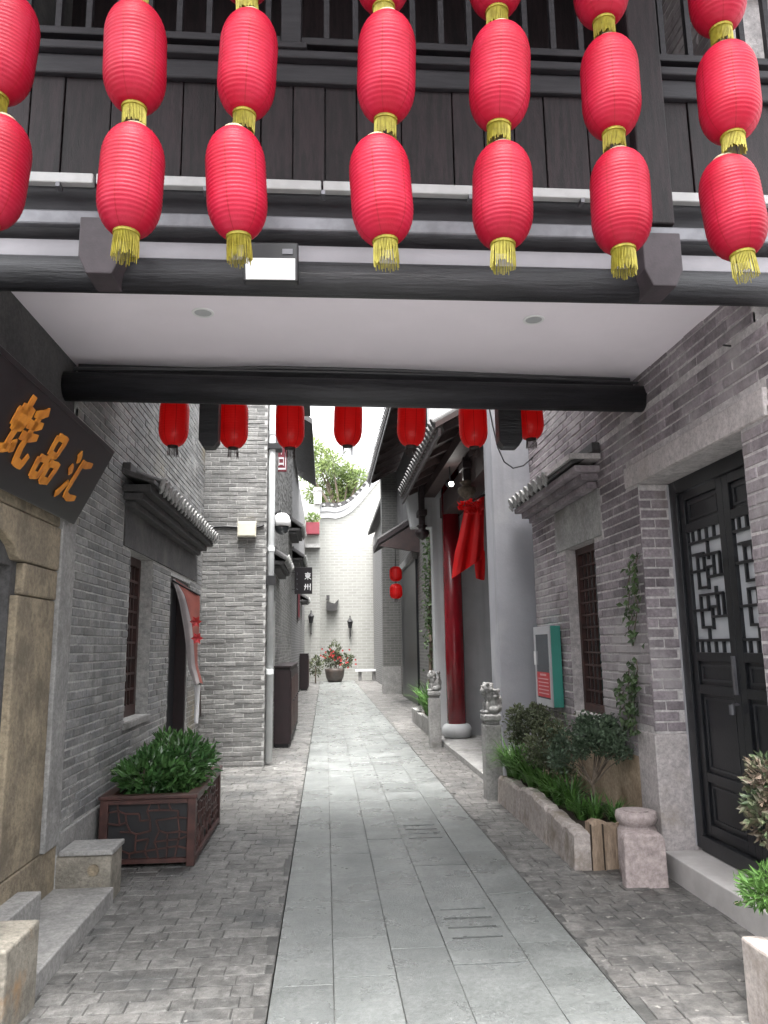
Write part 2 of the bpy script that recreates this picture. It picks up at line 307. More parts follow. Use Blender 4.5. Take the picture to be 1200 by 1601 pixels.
# ------------------------------------------------------------------ bricks
BM = {}
def brickverts(l, h, c=.005, back=.02):
    x, z = l/2, h/2
    v = [(-x,back,-z),(x,back,-z),(x,back,z),(-x,back,z),(-x,c,-z),(x,c,-z),(x,c,z),(-x,c,z),(-x+c,0,-z+c),(x-c,0,-z+c),(x-c,0,z-c),(-x+c,0,z-c)]
    f = [(8,9,10,11)]+[(4+i, 4+(i+1) % 4, 8+(i+1) % 4, 8+i) for i in range(4)]+[(i, (i+1) % 4, 4+(i+1) % 4, 4+i) for i in range(4)]
    return v, f
def brickmesh(l, h, m):
    l = round(l, 2); k = (l, h, m.name)
    if k not in BM:
        b = MB(); b.add(*brickverts(l, h)); BM[k] = b.mesh('brick', m)
    return BM[k]
def bricks(wall, O, U, N, ul, z0, z1, holes, m, limit=300, L=.25, h=.053, j=.009, seed=0, skip=None):
    rnd = random.Random(seed); O, U, N = Vector(O), Vector(U).normalized(), Vector(N).normalized()
    ang = math.atan2(N.x, -N.y); R = Matrix.Rotation(ang, 3, 'Z'); pieces = []
    rows = int((z1-z0)/(h+j))
    for k in range(rows):
        zc = z0+k*(h+j)+h/2; off = (0 if k % 2 else -(L+j)/2)+rnd.uniform(-.02, .02); segs = []
        u = off
        while u < ul:
            segs.append((max(u, 0), min(u+L, ul))); u += L+.006
        for hu in holes:
            if hu[2]-h/2 < zc < hu[3]+h/2:
                ns = []
                for a, b in segs:
                    if b <= hu[0] or a >= hu[1]: ns.append((a, b))
                    else:
                        if a < hu[0]-.04: ns.append((a, hu[0]-.004))
                        if b > hu[1]+.04: ns.append((hu[1]+.004, b))
                segs = ns
        for a, b in segs:
            if b-a < .04: continue
            p = O+U*((a+b)/2); p.z = zc
            if skip and skip((a+b)/2, zc): continue
            p += N*rnd.uniform(.002, .010); q = pix(p); sc = -1
            if q and -20 < q[0] < 1220 and -20 < q[1] < 1620: sc = (b-a)/q[2]**2*abs(N.dot((CAM-p).normalized()))
            pieces.append((sc, p, b-a))
    pieces.sort(key=lambda t: -t[0]); rest = MB(); n = 0
    for sc, p, l in pieces:
        if n < limit and sc > 0:
            o = bpy.data.objects.new('brick', brickmesh(l, h, m)); COL.objects.link(o); o.parent = wall; o.location = p; o.rotation_euler = (rnd.uniform(-.02, .02), rnd.uniform(-.008, .008), ang+rnd.uniform(-.012, .012)); n += 1
        else:
            v, f = brickverts(l, h); rest.add([p+R@Vector(w) for w in v], f)
    if rest.v: stuff(rest.build('brickwork', m, wall))

# ------------------------------------------------------------------ leaves
def leaf(mb, p, d, n, l, w, fold=.25):
    d = d.normalized(); s = d.cross(n)
    if s.length < 1e-4: s = d.orthogonal()
    s.normalize(); n = s.cross(d)
    mb.add([p, p+d*l*.45+s*w/2+n*fold*w, p+d*l, p+d*l*.45-s*w/2+n*fold*w, p+d*l*.5], [(0,1,4), (1,2,4), (0,4,3), (4,2,3)])
def rv(r): return Vector((r.gauss(0, 1), r.gauss(0, 1), r.gauss(0, 1))).normalized()
def clump(mb, c, rad, n, l, w, r, shell=.45, upb=.35):
    c = Vector(c)
    for _ in range(n):
        d = rv(r); k = shell+(1-shell)*r.random()**.6; wob = 1+.35*noise.noise(d*2.3+c*3)
        p = c+Vector((d.x*rad[0], d.y*rad[1], d.z*rad[2]))*k*wob
        ld = (d+rv(r)*.8+Vector((0, 0, upb))).normalized(); leaf(mb, p, ld, (d+rv(r)*.6), l*r.uniform(.6, 1.3), w*r.uniform(.7, 1.2))
def blades(mb, c, n, l, w, r, spread=1.0, droop=1.0):
    c = Vector(c)
    for _ in range(n):
        a = r.uniform(0, 2*math.pi); o = Vector((math.cos(a), math.sin(a), 0)); s = Vector((-o.y, o.x, 0)); ll = l*r.uniform(.6, 1.15); sp = spread*r.uniform(.3, 1)
        b = c+o*r.uniform(0, .04); prev = None
        for i in range(5):
            t = i/4; p = b+o*(sp*ll*t*(0.35+.55*t))+Vector((0, 0, ll*(t*1.05-droop*.75*t*t*sp))); ww = w*(1-t**2*.92)
            cur = (p-s*ww/2, p+s*ww/2)
            if prev: mb.add([prev[0], prev[1], cur[1], cur[0]], [(0,1,2,3)])
            prev = cur

# ================================================================== GROUND
struct(MB().add([(-150,-150,-.08),(150,-150,-.08),(150,300,-.08),(-150,300,-.08)], [(0,1,2,3)]).build('ground', MT['ground']))
PXL, PXR = -.25, 1.32
path = struct(box('alley_path', (PXL, 1.1, -.07), (PXR, 37.5, -.009), MT['joint']))
left_pav = struct(box('left_pavement', (-2.9, 1.1, -.075), (PXL-.006, 37.5, -.007), MT['joint']))
right_pav = struct(box('right_pavement', (PXR+.006, 1.1, -.075), (3.4, 37.5, -.007), MT['joint']))
SM = {}
def slabmesh(w, l, m, c=.0015, t=.05, name='paving_slab'):
    k = (round(w, 3), round(l, 3), m.name)
    if k not in SM:
        x, y = k[0]/2, k[1]/2; b = MB()
        b.add([(-x,-y,-t),(x,-y,-t),(x,y,-t),(-x,y,-t),(-x,-y,-c),(x,-y,-c),(x,y,-c),(-x,y,-c),(-x+c,-y+c,0),(x-c,-y+c,0),(x-c,y-c,0),(-x+c,y-c,0)],
              [(8,9,10,11)]+[(4+i,4+(i+1) % 4,8+(i+1) % 4,8+i) for i in range(4)]+[(i,(i+1) % 4,4+(i+1) % 4,4+i) for i in range(4)])
        SM[k] = b.mesh(name, m)
    return SM[k]
cols = [.285, .30, .29, .385, .31]; x = PXL
R0 = random.Random(3)
gr = [pZ(735, 1442), pZ(655, 1300)]
for ci, w in enumerate(cols):
    y = 1.2+R0.uniform(0, .4)
    while y < 37:
        l = R0.choice([.5, .6, .7, .8, .9]) if y < 14 else R0.choice([.8, .9, 1.0, 1.2])
        if ci == 4: l += .3
        cut = None
        if ci == 3:
            for g in gr:
                if y < g.y-.3 < y+l: l = max(l, g.y+.36-y); cut = g
        if cut is None:
            o = link('paving_slab', slabmesh(w-.004, round(l, 1)-.004, MT['slab']), path, loc=(x+w/2, y+round(l, 1)/2, R0.uniform(-.0025, .0015)))
            o.rotation_euler = (R0.uniform(-.002, .002), R0.uniform(-.003, .003), R0.uniform(-.003, .003)); y += round(l, 1)
        else:
            l = round(l, 2); hs_ = [(.05, w-.06, cut.y-y-.24+k*.15, cut.y-y-.212+k*.15) for k in range(4)]
            mb = MB(); holed(mb, (x+.003, y+.003, 0), (1,0,0), (0,1,0), (0,0,1), w-.007, l-.007, hs_, .06); dsl = mb.build('drain_slab', MT['slab'], path); box('slot_shade_insert', (x+.03, cut.y-.29, -.0085), (x+w-.03, cut.y+.29, -.006), MT['black'], dsl); y += l  # thin black insert under the slots stands for their shaded depth
    x += w
def setts(par, x0, x1, y0, y1, m, seed, limit=300, rl=.115):
    r = random.Random(seed); P = []; y = y0
    while y < y1:
        d = rl*r.uniform(.85, 1.2) if y < 20 else rl*1.6; x = x0-r.uniform(0, .2)
        while x < x1-.03:
            w = r.uniform(.10, .22); a, b = max(x, x0), min(x+w, x1); x += w
            if b-a < .06: continue
            P.append(((a+b)/2, y+d/2, b-a, d))
        y += d
    sc = []
    for cx, cy, w, d in P:
        q = pix((cx, cy, 0)); s = -1
        if q and -30 < q[0] < 1230 and q[1] < 1640: s = w*d/q[2]**3
        sc.append((s, cx, cy, w, d))
    sc.sort(key=lambda t: -t[0]); n = 0; rest = MB()
    for s, cx, cy, w, d in sc:
        z = r.uniform(-.003, .002)
        if n < limit and s > 0:
            o = link('paving_sett', slabmesh(round(w, 2)-.006, round(d, 2)-.006, m, .0025, .05, 'paving_sett'), par, loc=(cx, cy, z)); n += 1
            o.rotation_euler = (r.uniform(-.012, .012), r.uniform(-.012, .012), r.uniform(-.03, .03))
        else:
            me = slabmesh(round(w, 2)-.006, round(d, 2)-.006, m, .0025, .05, 'paving_sett'); tx, ty = r.uniform(-.015, .015), r.uniform(-.015, .015)
            rest.add([(v.co.x+cx, v.co.y+cy, v.co.z+z+v.co.x*ty+v.co.y*tx) for v in me.vertices], [tuple(p.vertices) for p in me.polygons])
    stuff(rest.build('setts', m, par))
setts(left_pav, -2.3, PXL-.008, 1.6, 37, MT['sett'], 5)
setts(right_pav, PXR+.008, 2.6, 1.6, 37, MT['settR'], 6)

# ================================================================== LEFT NEAR HOUSE
XL, XR = -1.70, 2.33
HL = thing('brick_house', 'grey brick house with yellow stone doorway, tiled awning and tall brown lattice window', 'house', (-1.9, 5, 0))
WT = 6.6
Y0, Y1 = 5.20, 10.65
win = (6.78-Y0, 7.66-Y0, .95, 2.42); dor = (8.55-Y0, 9.75-Y0, 0, 2.36)
wA = holed(MB(), (XL-.004, Y0, 0), (0,1,0), (0,0,1), (1,0,0), Y1-Y0, WT, [win, dor], .26).build('wall', MT['mortar'], HL)
lint = (6.5-Y0, 10.2-Y0, 2.42, 2.76)
bricks(wA, (XL-.004, Y0, 0), (0,1,0), (1,0,0), Y1-Y0, .42, WT, [win, dor, lint], MT['brickL'], seed=1)
box('lintel_band', (XL-.02, 6.52, 2.425), (XL+.012, 10.18, 2.755), MT['darkplaster'], wA)  # grey plaster coloured dark to stand for the awning's shadow
box('plinth', (XL-.02, Y0+.002, -.05), (XL+.02, 8.55, .41), MT['stone'], wA, .006)
# near part around the stone doorway
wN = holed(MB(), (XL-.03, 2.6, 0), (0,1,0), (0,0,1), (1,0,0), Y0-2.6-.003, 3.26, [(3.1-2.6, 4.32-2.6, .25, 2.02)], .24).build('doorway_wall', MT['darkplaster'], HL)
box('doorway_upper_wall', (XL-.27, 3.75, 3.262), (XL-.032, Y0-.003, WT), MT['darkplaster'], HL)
box('jamb_stone', (XL-.06, 4.34, .365), (XL+.012, 4.93, 1.86), MT['tan'], HL, .01)
box('jamb_stone', (XL-.06, 4.40, 1.866), (XL+.018, 4.93, 2.045), MT['tan'], HL, .012)
MB().prism([(XL-.06, 4.30, 2.05), (XL-.06, 4.93, 2.05), (XL-.06, 4.93, 2.32), (XL-.06, 3.9, 2.32), (XL-.06, 3.9, 2.2), (XL-.06, 4.1, 2.17), (XL-.06, 4.22, 2.12)], (.085, 0, 0)).build('corbel_stone', MT['tan'], HL, bevel=.012)
box('lintel_stone', (XL-.06, 2.7, 2.325), (XL+.016, 4.93, 2.62), MT['tan'], HL, .012)
box('pilaster_stone', (XL-.08, 4.936, .365), (XL+.035, 5.195, 2.62), MT['stone'], HL, .008)
box('doorway_dark_board', (XL-.24, 3.09, .24), (XL-.19, 4.33, 2.03), MT['door'], HL)  # dark board added in the opening so the doorway stays dark
# window
wf = MB(); fx0, fx1 = XL-.19, XL-.12; a, b, c, d = 6.78, 7.66, .95, 2.42
fr = MB()
fr.box((fx0, a, c), (fx1, a+.07, d)).box((fx0, b-.07, c), (fx1, b, d)).box((fx0, a+.07, d-.08), (fx1, b-.07, d)).box((fx0, a+.07, c), (fx1, b-.07, c+.10)).box((fx0, (a+b)/2-.03, c+.1), (fx1, (a+b)/2+.03, d-.08))
wA_win = fr.build('window', MT['brown'], HL)
box('glass_pane', (fx0+.02, a+.07, c+.1), (fx0+.03, b-.07, d-.08), MT['darkglass'], wA_win)
for s0, s1 in ((a+.07, (a+b)/2-.03), ((a+b)/2+.03, b-.07)):
    for k in range(1, 9):
        z = c+.1+(d-c-.18)*k/9; box('lattice_bar', (fx0+.035, s0, z-.011), (fx1-.006, s1, z+.011), MT['brown'], wA_win)
    for k in (1, 2):
        y = s0+(s1-s0)*k/3; box('lattice_bar', (fx0+.04, y-.010, c+.1), (fx1-.012, y+.010, d-.08), MT['brown'], wA_win)
box('window_sill', (XL-.2, a-.04, c-.062), (XL+.02, b+.04, c-.003), MT['stone'], wA_win, .006)
# doorway and door leaf
dl = box('door_leaf', (XL-.20, 8.62, .02), (XL-.15, 9.70, 2.30), MT['door'], HL)
MB().box((XL-.22, 8.55, 0), (XL-.02, 8.62, 2.355)).box((XL-.22, 9.68, 0), (XL-.02, 9.75, 2.355)).box((XL-.22, 8.62, 2.29), (XL-.02, 9.68, 2.355)).build('door_frame', MT['maroon'], HL)
box('door_step', (XL-.02, 8.4, -.05), (XL+.32, 10.3, .11), MT['stone'], HL, .012)
# tiled awning
def awning(par, xw, dirx, y0, y1, z, depth, drop, pitch, tiles_from=None, tiles_to=None, corb=3, cm='tile', corb_end=.0):  # dark default corbel tone carries the shade beneath the awning
    aw = MB().prism([(xw, y0, z), (xw+dirx*depth, y0, z-drop), (xw+dirx*depth, y0, z-drop-.035), (xw, y0, z-.05)], (0, y1-y0, 0)).build('awning', MT['tile'], par, bevel=.004)
    sl = Vector((dirx*depth, 0, -drop)); ln = sl.length; sd_ = sl.normalized(); nn = Vector((dirx*drop, 0, depth)).normalized()
    rr = pitch*.30
    # half-round cover tile
    tm = MB(); pts = []
    for i in range(7):
        t = math.pi*i/6; pts.append(Vector((0, -rr*math.cos(t), 0))+nn*(rr*math.sin(t)))
    poly = [Vector((xw, 0, z+.002))+p for p in pts]; tm.prism(poly, sl*1.03)
    tme = tm.mesh('cover_tile', MT['tile'])
    em = MB(); ep = [Vector((0, rr*1.08*math.cos(k*2*math.pi/12), 0))+nn*(rr*1.08*math.sin(k*2*math.pi/12)+rr*.35) for k in range(12)]
    em.prism([Vector((xw, 0, z+.002))+sl*1.03+p for p in ep], sd_*.018); eme = em.mesh('tile_end', MT['tilend'])
    dm = MB(); hw = pitch*.5
    dm.prism([Vector((xw, k, z-.002))+sl*1.0+nn*q for k, q in ((-hw*.62, .012), (hw*.62, .012), (hw*.5, -.03), (0, -.065), (-hw*.5, -.03))], sd_*.016); dme = dm.mesh('drip_tile', MT['tilend'])
    ta, tb = tiles_from or y0, tiles_to or y1; n = int((tb-ta)/pitch)
    for k in range(n):
        y = ta+pitch*(k+.5)
        for me, yy in ((tme, y), (eme, y), (dme, y+pitch*.5)):
            o = bpy.data.objects.new(me.name, me); COL.objects.link(o); o.parent = aw; o.location = (0, yy+random.uniform(-.006, .006), random.uniform(-.004, .004))
    box('ridge_course', (min(xw, xw+dirx*.07), y0+.01, z-.03), (max(xw, xw+dirx*.07), y1-.01, z+.05), MT['tile'], aw, .006)
    zz = z-drop-.035
    for k in range(corb):
        dd = depth*(.86-.26*k); e = .03+.05*k
        box('corbel_course', (min(xw+dirx*.004, xw+dirx*dd), y0+e, zz-.062*(k+1)+.003), (max(xw+dirx*.004, xw+dirx*dd), y1-e, zz-.062*k-.001), MT[cm], aw, .004)
    return aw
awning(HL, XL, 1, 6.36, 10.05, 3.06, .27, .10, .165, tiles_from=6.5)

# stone steps of the doorway
ST = thing('doorstep', 'stone doorstep with two low cheek blocks before the yellow stone doorway', 'steps', (-1.5, 4.6, 0))
box('platform', (XL-.05, 3.55, -.05), (-1.32, 5.20, .10), MT['stone'], ST, .008)
box('inner_step', (XL-.3, 3.40, .05), (-1.56, 4.62, .255), MT['stone'], ST, .008)
box('cheek_block', (XL-.06, 5.205, -.05), (-1.345, 5.47, .285), MT['tan2'], ST, .010)
box('cheek_cap', (XL+.037, 5.19, .287), (-1.335, 5.485, .318), MT['stone'], ST, .006)
box('cheek_block', (XL-.06, 3.47, -.05), (-1.295, 3.84, .355), MT['tan2'], ST, .012)
MB().tube([(-1.45, 5.19, .2), (-1.45, 5.204, .2)], .035, 16).build('iron_ring_mark', MT['tan'], ST)
box('jamb_foot', (XL-.055, 4.34, .08), (XL+.016, 5.198, .362), MT['tan'], ST, .006)

# plaque with three gilt characters
PL = thing('shop_plaque', 'black lacquer plaque with orange brush characters leaning out over the stone doorway', 'sign', (-1.5, 4.2, 2.6))
pt, pb = Vector((-1.40, 0, 2.86)), Vector((-1.64, 0, 2.365)); pv = (pt-pb); ph = pv.length; pu = pv.normalized(); pn = Vector((0, 1, 0)).cross(pu)
if pn.x < 0: pn = -pn
y0p, y1p = 3.05, 5.06
pbm = MB().prism([pb+Vector((0, y0p, 0)), pt+Vector((0, y0p, 0)), pt+Vector((0, y0p, 0))-pn*.05, pb+Vector((0, y0p, 0))-pn*.05], (0, y1p-y0p, 0)).build('board', MT['plaque'], PL, bevel=.006)
for (s0, s1) in ((.006, .03), (ph-.03, ph-.006)):
    MB().prism([pb+Vector((0, y0p+.03, 0))+pu*s0+pn*.0005, pb+Vector((0, y0p+.03, 0))+pu*s1+pn*.0005, pb+Vector((0, y0p+.03, 0))+pu*s1+pn*.008, pb+Vector((0, y0p+.03, 0))+pu*s0+pn*.008], (0, y1p-y0p-.06, 0)).build('edge_moulding', MT['plaque'], pbm)
CHARS = [[[(.08,.8),(.07,.5)],[(.08,.8),(.42,.83),(.38,.52)],[(.08,.52),(.42,.55)],[(.25,1.05),(.25,.6),(.22,.15)],[(-.02,.10),(.22,.16),(.5,.27)],[(.38,.34),(.47,.16)],[(.9,1.0),(.75,.9),(.55,.84)],[(.5,.66),(.75,.69),(.95,.76)],[(.48,.46),(.75,.49),(1.,.56)],[(.72,.9),(.68,.3),(.73,.08),(.98,.06),(1.04,.26)]],
 [[(.32,.98),(.33,.58)],[(.32,.97),(.72,1.0),(.66,.6)],[(.34,.6),(.68,.63)],[(.06,.46),(.09,.06)],[(.06,.45),(.42,.48),(.38,.1)],[(.1,.1),(.4,.14)],[(.55,.46),(.58,.06)],[(.55,.46),(.96,.5),(.88,.08)],[(.58,.1),(.9,.14)]],
 [[(.1,.98),(.19,.92),(.26,.8)],[(.02,.66),(.1,.62),(.18,.52)],[(.02,.04),(.12,.12),(.3,.38)],[(.42,.84),(.7,.85),(.98,.92)],[(.5,.84),(.46,.45),(.45,.12)],[(.43,.14),(.7,.10),(1.05,.16)]]]
def strokes(par, ch, org, ux, uy, nn, size, wid, m, wscale=1.0):
    for st in CHARS[ch] if isinstance(ch, int) else ch:
        P = []
        for i in range(len(st)-1):
            for k in range(5): t = k/5; P.append(Vector((st[i][0]*(1-t)+st[i+1][0]*t, st[i][1]*(1-t)+st[i+1][1]*t)))
        P.append(Vector(st[-1])); mb = MB(); n = len(P)
        vs = []
        for i, p in enumerate(P):
            t = (P[min(i+1, n-1)]-P[max(i-1, 0)]).normalized(); s = Vector((-t.y, t.x)); w = wid*(.62+.45*math.sin(math.pi*(.12+.8*i/(n-1))))*(1.25 if i < 2 else 1)
            for sg in (1, -1):
                q = p+s*w*sg*.5
                vs.append(org+(ux*q.x*wscale+uy*q.y)*size+nn*.004); vs.append(org+(ux*q.x*wscale+uy*q.y)*size+nn*.010)
        fs = []
        for i in range(n-1):
            a, b_ = i*4, i*4+4
            fs += [(a+1, a+3, b_+3, b_+1), (a, a+1, b_+1, b_), (a+3, a+2, b_+2, b_+3)]
        fs += [(0, 2, 3, 1), ((n-1)*4, (n-1)*4+1, (n-1)*4+3, (n-1)*4+2)]
        mb.add(vs, fs).build('gilt_stroke' if m is MT['ochre'] else 'letter_stroke', m, par)
for ch, yy, zz, sz in ((0, 3.63, .13, .33), (1, 4.08, .11, .29), (2, 4.51, .10, .30)):
    strokes(pbm, ch, pb+Vector((0, yy, 0))+pu*(zz), Vector((0, 1, 0)), pu, pn, sz, .145, MT['ochre'])

# ================================================================== LEFT SECOND HOUSE (faces the camera, then runs on along the alley)
HB = thing('brick_house', 'tall grey brick house jutting into the alley with white drainpipe at its corner', 'house', (-1.3, 10.7, 0))
XB = -.83
wB = box('wall', (XL-.6, 10.656, -.05), (XB, 18.8, 7.4), MT['mortar'], HB)
bricks(wB, (XL-.3, 10.656, 0), (1,0,0), (0,-1,0), XB-XL+.3, .02, 7.4, [], MT['brick'], seed=2)
bricks(wB, (XB, 10.66, 0), (0,1,0), (1,0,0), 8.1, .02, 7.4, [(1.3, 2.1, .9, 2.3)], MT['brick'], limit=0, seed=3)
dp = MB().tube([(XB+.06, 10.78, .05), (XB+.06, 10.78, 7.3)], .048, 12).build('drainpipe', MT['pipe'], HB, smooth=True)
for z in (1.2, 2.9, 4.6, 6.2): MB().tube([(XB+.06, 10.78, z), (XB+.06, 10.78, z+.06)], .058, 12).build('pipe_clip', MT['pipe'], dp)
MB().box((XB+.002, 10.70, 2.42), (XB+.13, 10.86, 2.55)).build('pipe_clip', MT['iron'], dp)
MB().box((XB+.002, 10.7, 4.38), (XB+.2, 10.95, 4.46)).tube([(XB+.1, 10.8, 4.46), (XB+.03, 10.8, 4.75)], .03, 6).build('wall_bracket', MT['iron'], HB)
awning(HB, XB, 1, 11.7, 13.7, 3.05, .22, .14, .17, corb=2)
awning(HB, XB, 1, 16.9, 18.7, 4.45, .30, .22, .2, corb=2)
MB().box((XB-.5, 12.0, 7.4), (XB+.45, 18.9, 7.52)).build('roof_edge', MT['tile'], HB)
jb = tag(box('junction_box', (-1.22, 10.56, 3.08), (-.965, 10.646, 3.29), MT['cream'], bevel=.008), 'cream junction box on the brick face of the jutting house', 'electrical box')
box('lid_rim', (-1.205, 10.554, 3.095), (-.98, 10.562, 3.275), MT['cream'], jb, .003)
tag(MB().tube([(-1.69, 10.63, 3.25), (-1.55, 10.632, 3.225), (-1.4, 10.63, 3.232), (-1.23, 10.634, 3.225)], .016, 6).tube([(-.96, 10.634, 3.22), (-.86, 10.634, 3.25)], .014, 6).build('wall_cable', MT['black']), 'black cable running along brick to the cream junction box', 'cable')
gl = thing('security_camera', 'white dome security camera on a bracket beside the drainpipe', 'security camera', (-.62, 10.9, 3.2))
g0 = pY(440, 820, 10.95)
MB().lathe([(.004, .17), (.06, .16), (.105, .12), (.13, .05), (.133, -.02), (.12, -.03)], g0, 24).build('housing', MT['globe'], gl, smooth=True)
MB().ball((g0.x, g0.y, g0.z-.04), (.105, .105, .11), 20, 12).build('dome', MT['darkglass'], gl, smooth=True)
MB().tube([(g0.x, g0.y, g0.z+.15), (g0.x-.02, g0.y, g0.z+.2), (XB+.005, g0.y, g0.z+.1)], .015, 8).build('bracket', MT['iron'], gl)
# red sign high on that house
sg = thing('wall_sign', 'red and white vertical sign high on the jutting brick house', 'sign', (XB, 13.6, 5.0))
p, q_ = pY(431, 737, 13.0), pY(448, 650, 13.0)
rb_ = box('panel', (p.x, 13.0, p.z), (q_.x, 13.05, q_.z), MT['signred'], sg, .005)
box('bracket', (XB+.002, 13.01, q_.z-.2), (p.x-.002, 13.04, q_.z-.16), MT['iron'], sg)
W_, H_ = q_.x-p.x, q_.z-p.z
for u0, u1, v0, v1 in ((.06, .12, .03, .97), (.88, .94, .03, .97), (.12, .88, .03, .06), (.12, .88, .94, .97), (.25, .75, .84, .87), (.47, .53, .70, .84), (.25, .75, .74, .77), (.25, .31, .56, .68), (.69, .75, .56, .68), (.31, .69, .60, .63), (.25, .75, .46, .49), (.47, .53, .30, .46), (.25, .47, .36, .39), (.25, .75, .22, .25), (.25, .31, .10, .22), (.69, .75, .10, .22), (.31, .69, .12, .15)):
    box('white_stroke', (p.x+W_*u0, 12.992, p.z+H_*v0), (p.x+W_*u1, 12.999, p.z+H_*v1), MT['white'], rb_)
# cabinets
def cabinet(name, label, x0, x1, y0, y1, h, m='maroon'):
    t = thing(name, label, 'cabinet', ((x0+x1)/2, (y0+y1)/2, 0))
    b_ = box('carcass', (x0, y0, .06), (x1, y1, h-.03), MT[m], t, .006)
    box('top', (x0-.01, y0-.02, h-.029), (x1+.02, y1+.01, h), MT[m], t, .004)
    box('foot_rail', (x0+.02, y0+.02, -.01), (x1-.02, y1-.02, .059), MT['black'], t)
    n = max(2, int((y1-y0)/.55))
    for k in range(n):
        a, c = y0+(y1-y0)*k/n, y0+(y1-y0)*(k+1)/n
        d_ = box('door', (x1+.001, a+.02, .10), (x1+.018, c-.02, h-.08), MT[m], t, .004)
        box('door_panel', (x1+.019, a+.09, .2), (x1+.026, c-.09, h-.2), MT['brown'], d_, .003)
        MB().ball((x1+.035, c-.05, h*.55), .015, 8, 6).build('knob', MT['iron'], d_)
    return t
cabinet('outdoor_cabinet', 'large dark maroon cabinet against the jutting brick house', XB+.01, -.57, 12.54, 15.6, 1.27)
cabinet('outdoor_cabinet', 'small dark maroon cabinet farther down the alley by the old wall', -.95, -.66, 28.8, 30.2, 1.34)
# third left house
HC = thing('old_house', 'farther grey brick house behind the small hanging sign', 'house', (-1.2, 25, 0))
wC = box('wall', (-2.6, 18.85, -.05), (-.98, 35.8, 7.6), MT['farbrickY'], HC)
MB().prism([(-2.6, 19.4, 9.0), (-.35, 19.4, 7.5), (-.35, 19.4, 7.35), (-2.6, 19.4, 8.8)], (0, 8, 0)).build('roof', MT['tile'], HC)
awning(HC, -.98, 1, 22, 25, 4.4, .35, .25, .22, corb=2)
awning(HC, -.98, 1, 29.5, 32, 3.6, .3, .2, .22, corb=1)
fw_ = box('window', (-.975, 26, 2.5), (-.93, 27.6, 3.7), MT['maroon'], HC)
for k in range(4): box('lattice_bar', (-.929, 26.15+k*.4, 2.6), (-.915, 26.2+k*.4, 3.6), MT['signred'], fw_)
# hanging sign
hg = thing('hanging_sign', 'small black hanging sign with white characters on the left wall', 'sign', (-.58, 20, 3.2))
hb = box('board', (-.81, 20, 2.93), (-.35, 20.04, 3.63), MT['plaque'], hg, .005)
MB().tube([(-.985, 20.02, 3.5), (-.8, 20.02, 3.5)], .012, 6).tube([(-.985, 20.02, 3.05), (-.8, 20.02, 3.05)], .012, 6).tube([(-.62, 20.02, 3.63), (-.62, 20.02, 3.8)], .02, 6).build('bracket', MT['iron'], hg)
DONG = [[(.1,.85),(.9,.88)],[(.5,1.05),(.5,.0)],[(.2,.7),(.22,.42)],[(.2,.7),(.8,.72),(.78,.42)],[(.22,.56),(.78,.57)],[(.22,.43),(.78,.44)],[(.48,.4),(.08,.08)],[(.52,.4),(.95,.06)]]
ZHOU = [[(.2,.9),(.18,.4),(.05,.05)],[(.5,.9),(.5,.1)],[(.85,.95),(.85,.02)],[(.05,.65),(.1,.5)],[(.32,.65),(.4,.5)],[(.65,.65),(.72,.5)]]
strokes(hb, DONG, Vector((-.56, 20, 3.30)), Vector((1,0,0)), Vector((0,0,1)), Vector((0,-1,0)), .19, .10, MT['white'])
strokes(hb, ZHOU, Vector((-.56, 20, 3.02)), Vector((1,0,0)), Vector((0,0,1)), Vector((0,-1,0)), .19, .10, MT['white'])
strokes(hb, [[(.1,.95),(.1,.8)],[(.0,.6),(.2,.6)],[(.1,.4),(.1,.3)],[(0,.1),(.2,.05)]], Vector((-.76, 20, 3.02)), Vector((1,0,0)), Vector((0,0,1)), Vector((0,-1,0)), .5, .05, MT['rail'], .4)
# ================================================================== CURTAIN at left door
cu = thing('door_curtain', 'faded red and grey cloth curtain bunched beside the left house door', 'curtain', (-1.5, 8.9, 1.5))
def dense(P, k=3):
    P = [Vector(p) for p in P]; out = []
    for i in range(len(P)-1): out += [P[i].lerp(P[i+1], j/k) for j in range(k)]
    return out+[P[-1]]
def sheet(pts_l, pts_r, nu, fold, amp, seed, ax):
    pts_l, pts_r = dense(pts_l), dense(pts_r)
    mb = MB(); n = len(pts_l); vs = []; fs = []
    for i in range(n):
        for k in range(nu+1):
            t = k/nu; p = Vector(pts_l[i]).lerp(Vector(pts_r[i]), t); f_ = i/(n-1); w = (math.sin(t*fold*math.pi*2+seed+f_*1.2)+.45*math.sin(t*fold*5.1+seed*2+f_*2.5)+.28*math.sin(t*fold*13+f_*4-seed))*amp*.7*(.35+.65*f_)
            vs.append(p+Vector(ax)*w)
    for i in range(n-1):
        for k in range(nu): a = i*(nu+1)+k; fs.append((a, a+1, a+nu+2, a+nu+1))
    return mb.add(vs, fs)
def cloth(mb, name, m, par, th=.006):
    o = mb.build(name, m, par, smooth=True); s = o.modifiers.new('solid', 'SOLIDIFY'); s.thickness = th; ss = o.modifiers.new('sub', 'SUBSURF'); ss.levels = 1; ss.render_levels = 2; return o
def pl(lst, Yp): return [pY(px, py, Yp) for px, py in lst]
cl_l = pl([(268, 903), (279, 940), (287, 985), (291, 1020), (294, 1045), (304, 1072)], 8.75)
cl_m = pl([(272, 905), (288, 930), (299, 975), (302, 1010), (304, 1040), (312, 1068)], 8.8)
cl_r = pl([(312, 931), (312, 950), (311, 985), (308, 1010), (308, 1040), (317, 1070)], 9.05)
cloth(sheet(cl_m, cl_r, 12, 1.5, .025, 1.2, (0, 1, 0)), 'red_panel', MT['salmon'], cu)
cloth(sheet(cl_l, cl_m, 8, 1.0, .018, .3, (0, 1, 0)), 'grey_lining', MT['greycloth'], cu)
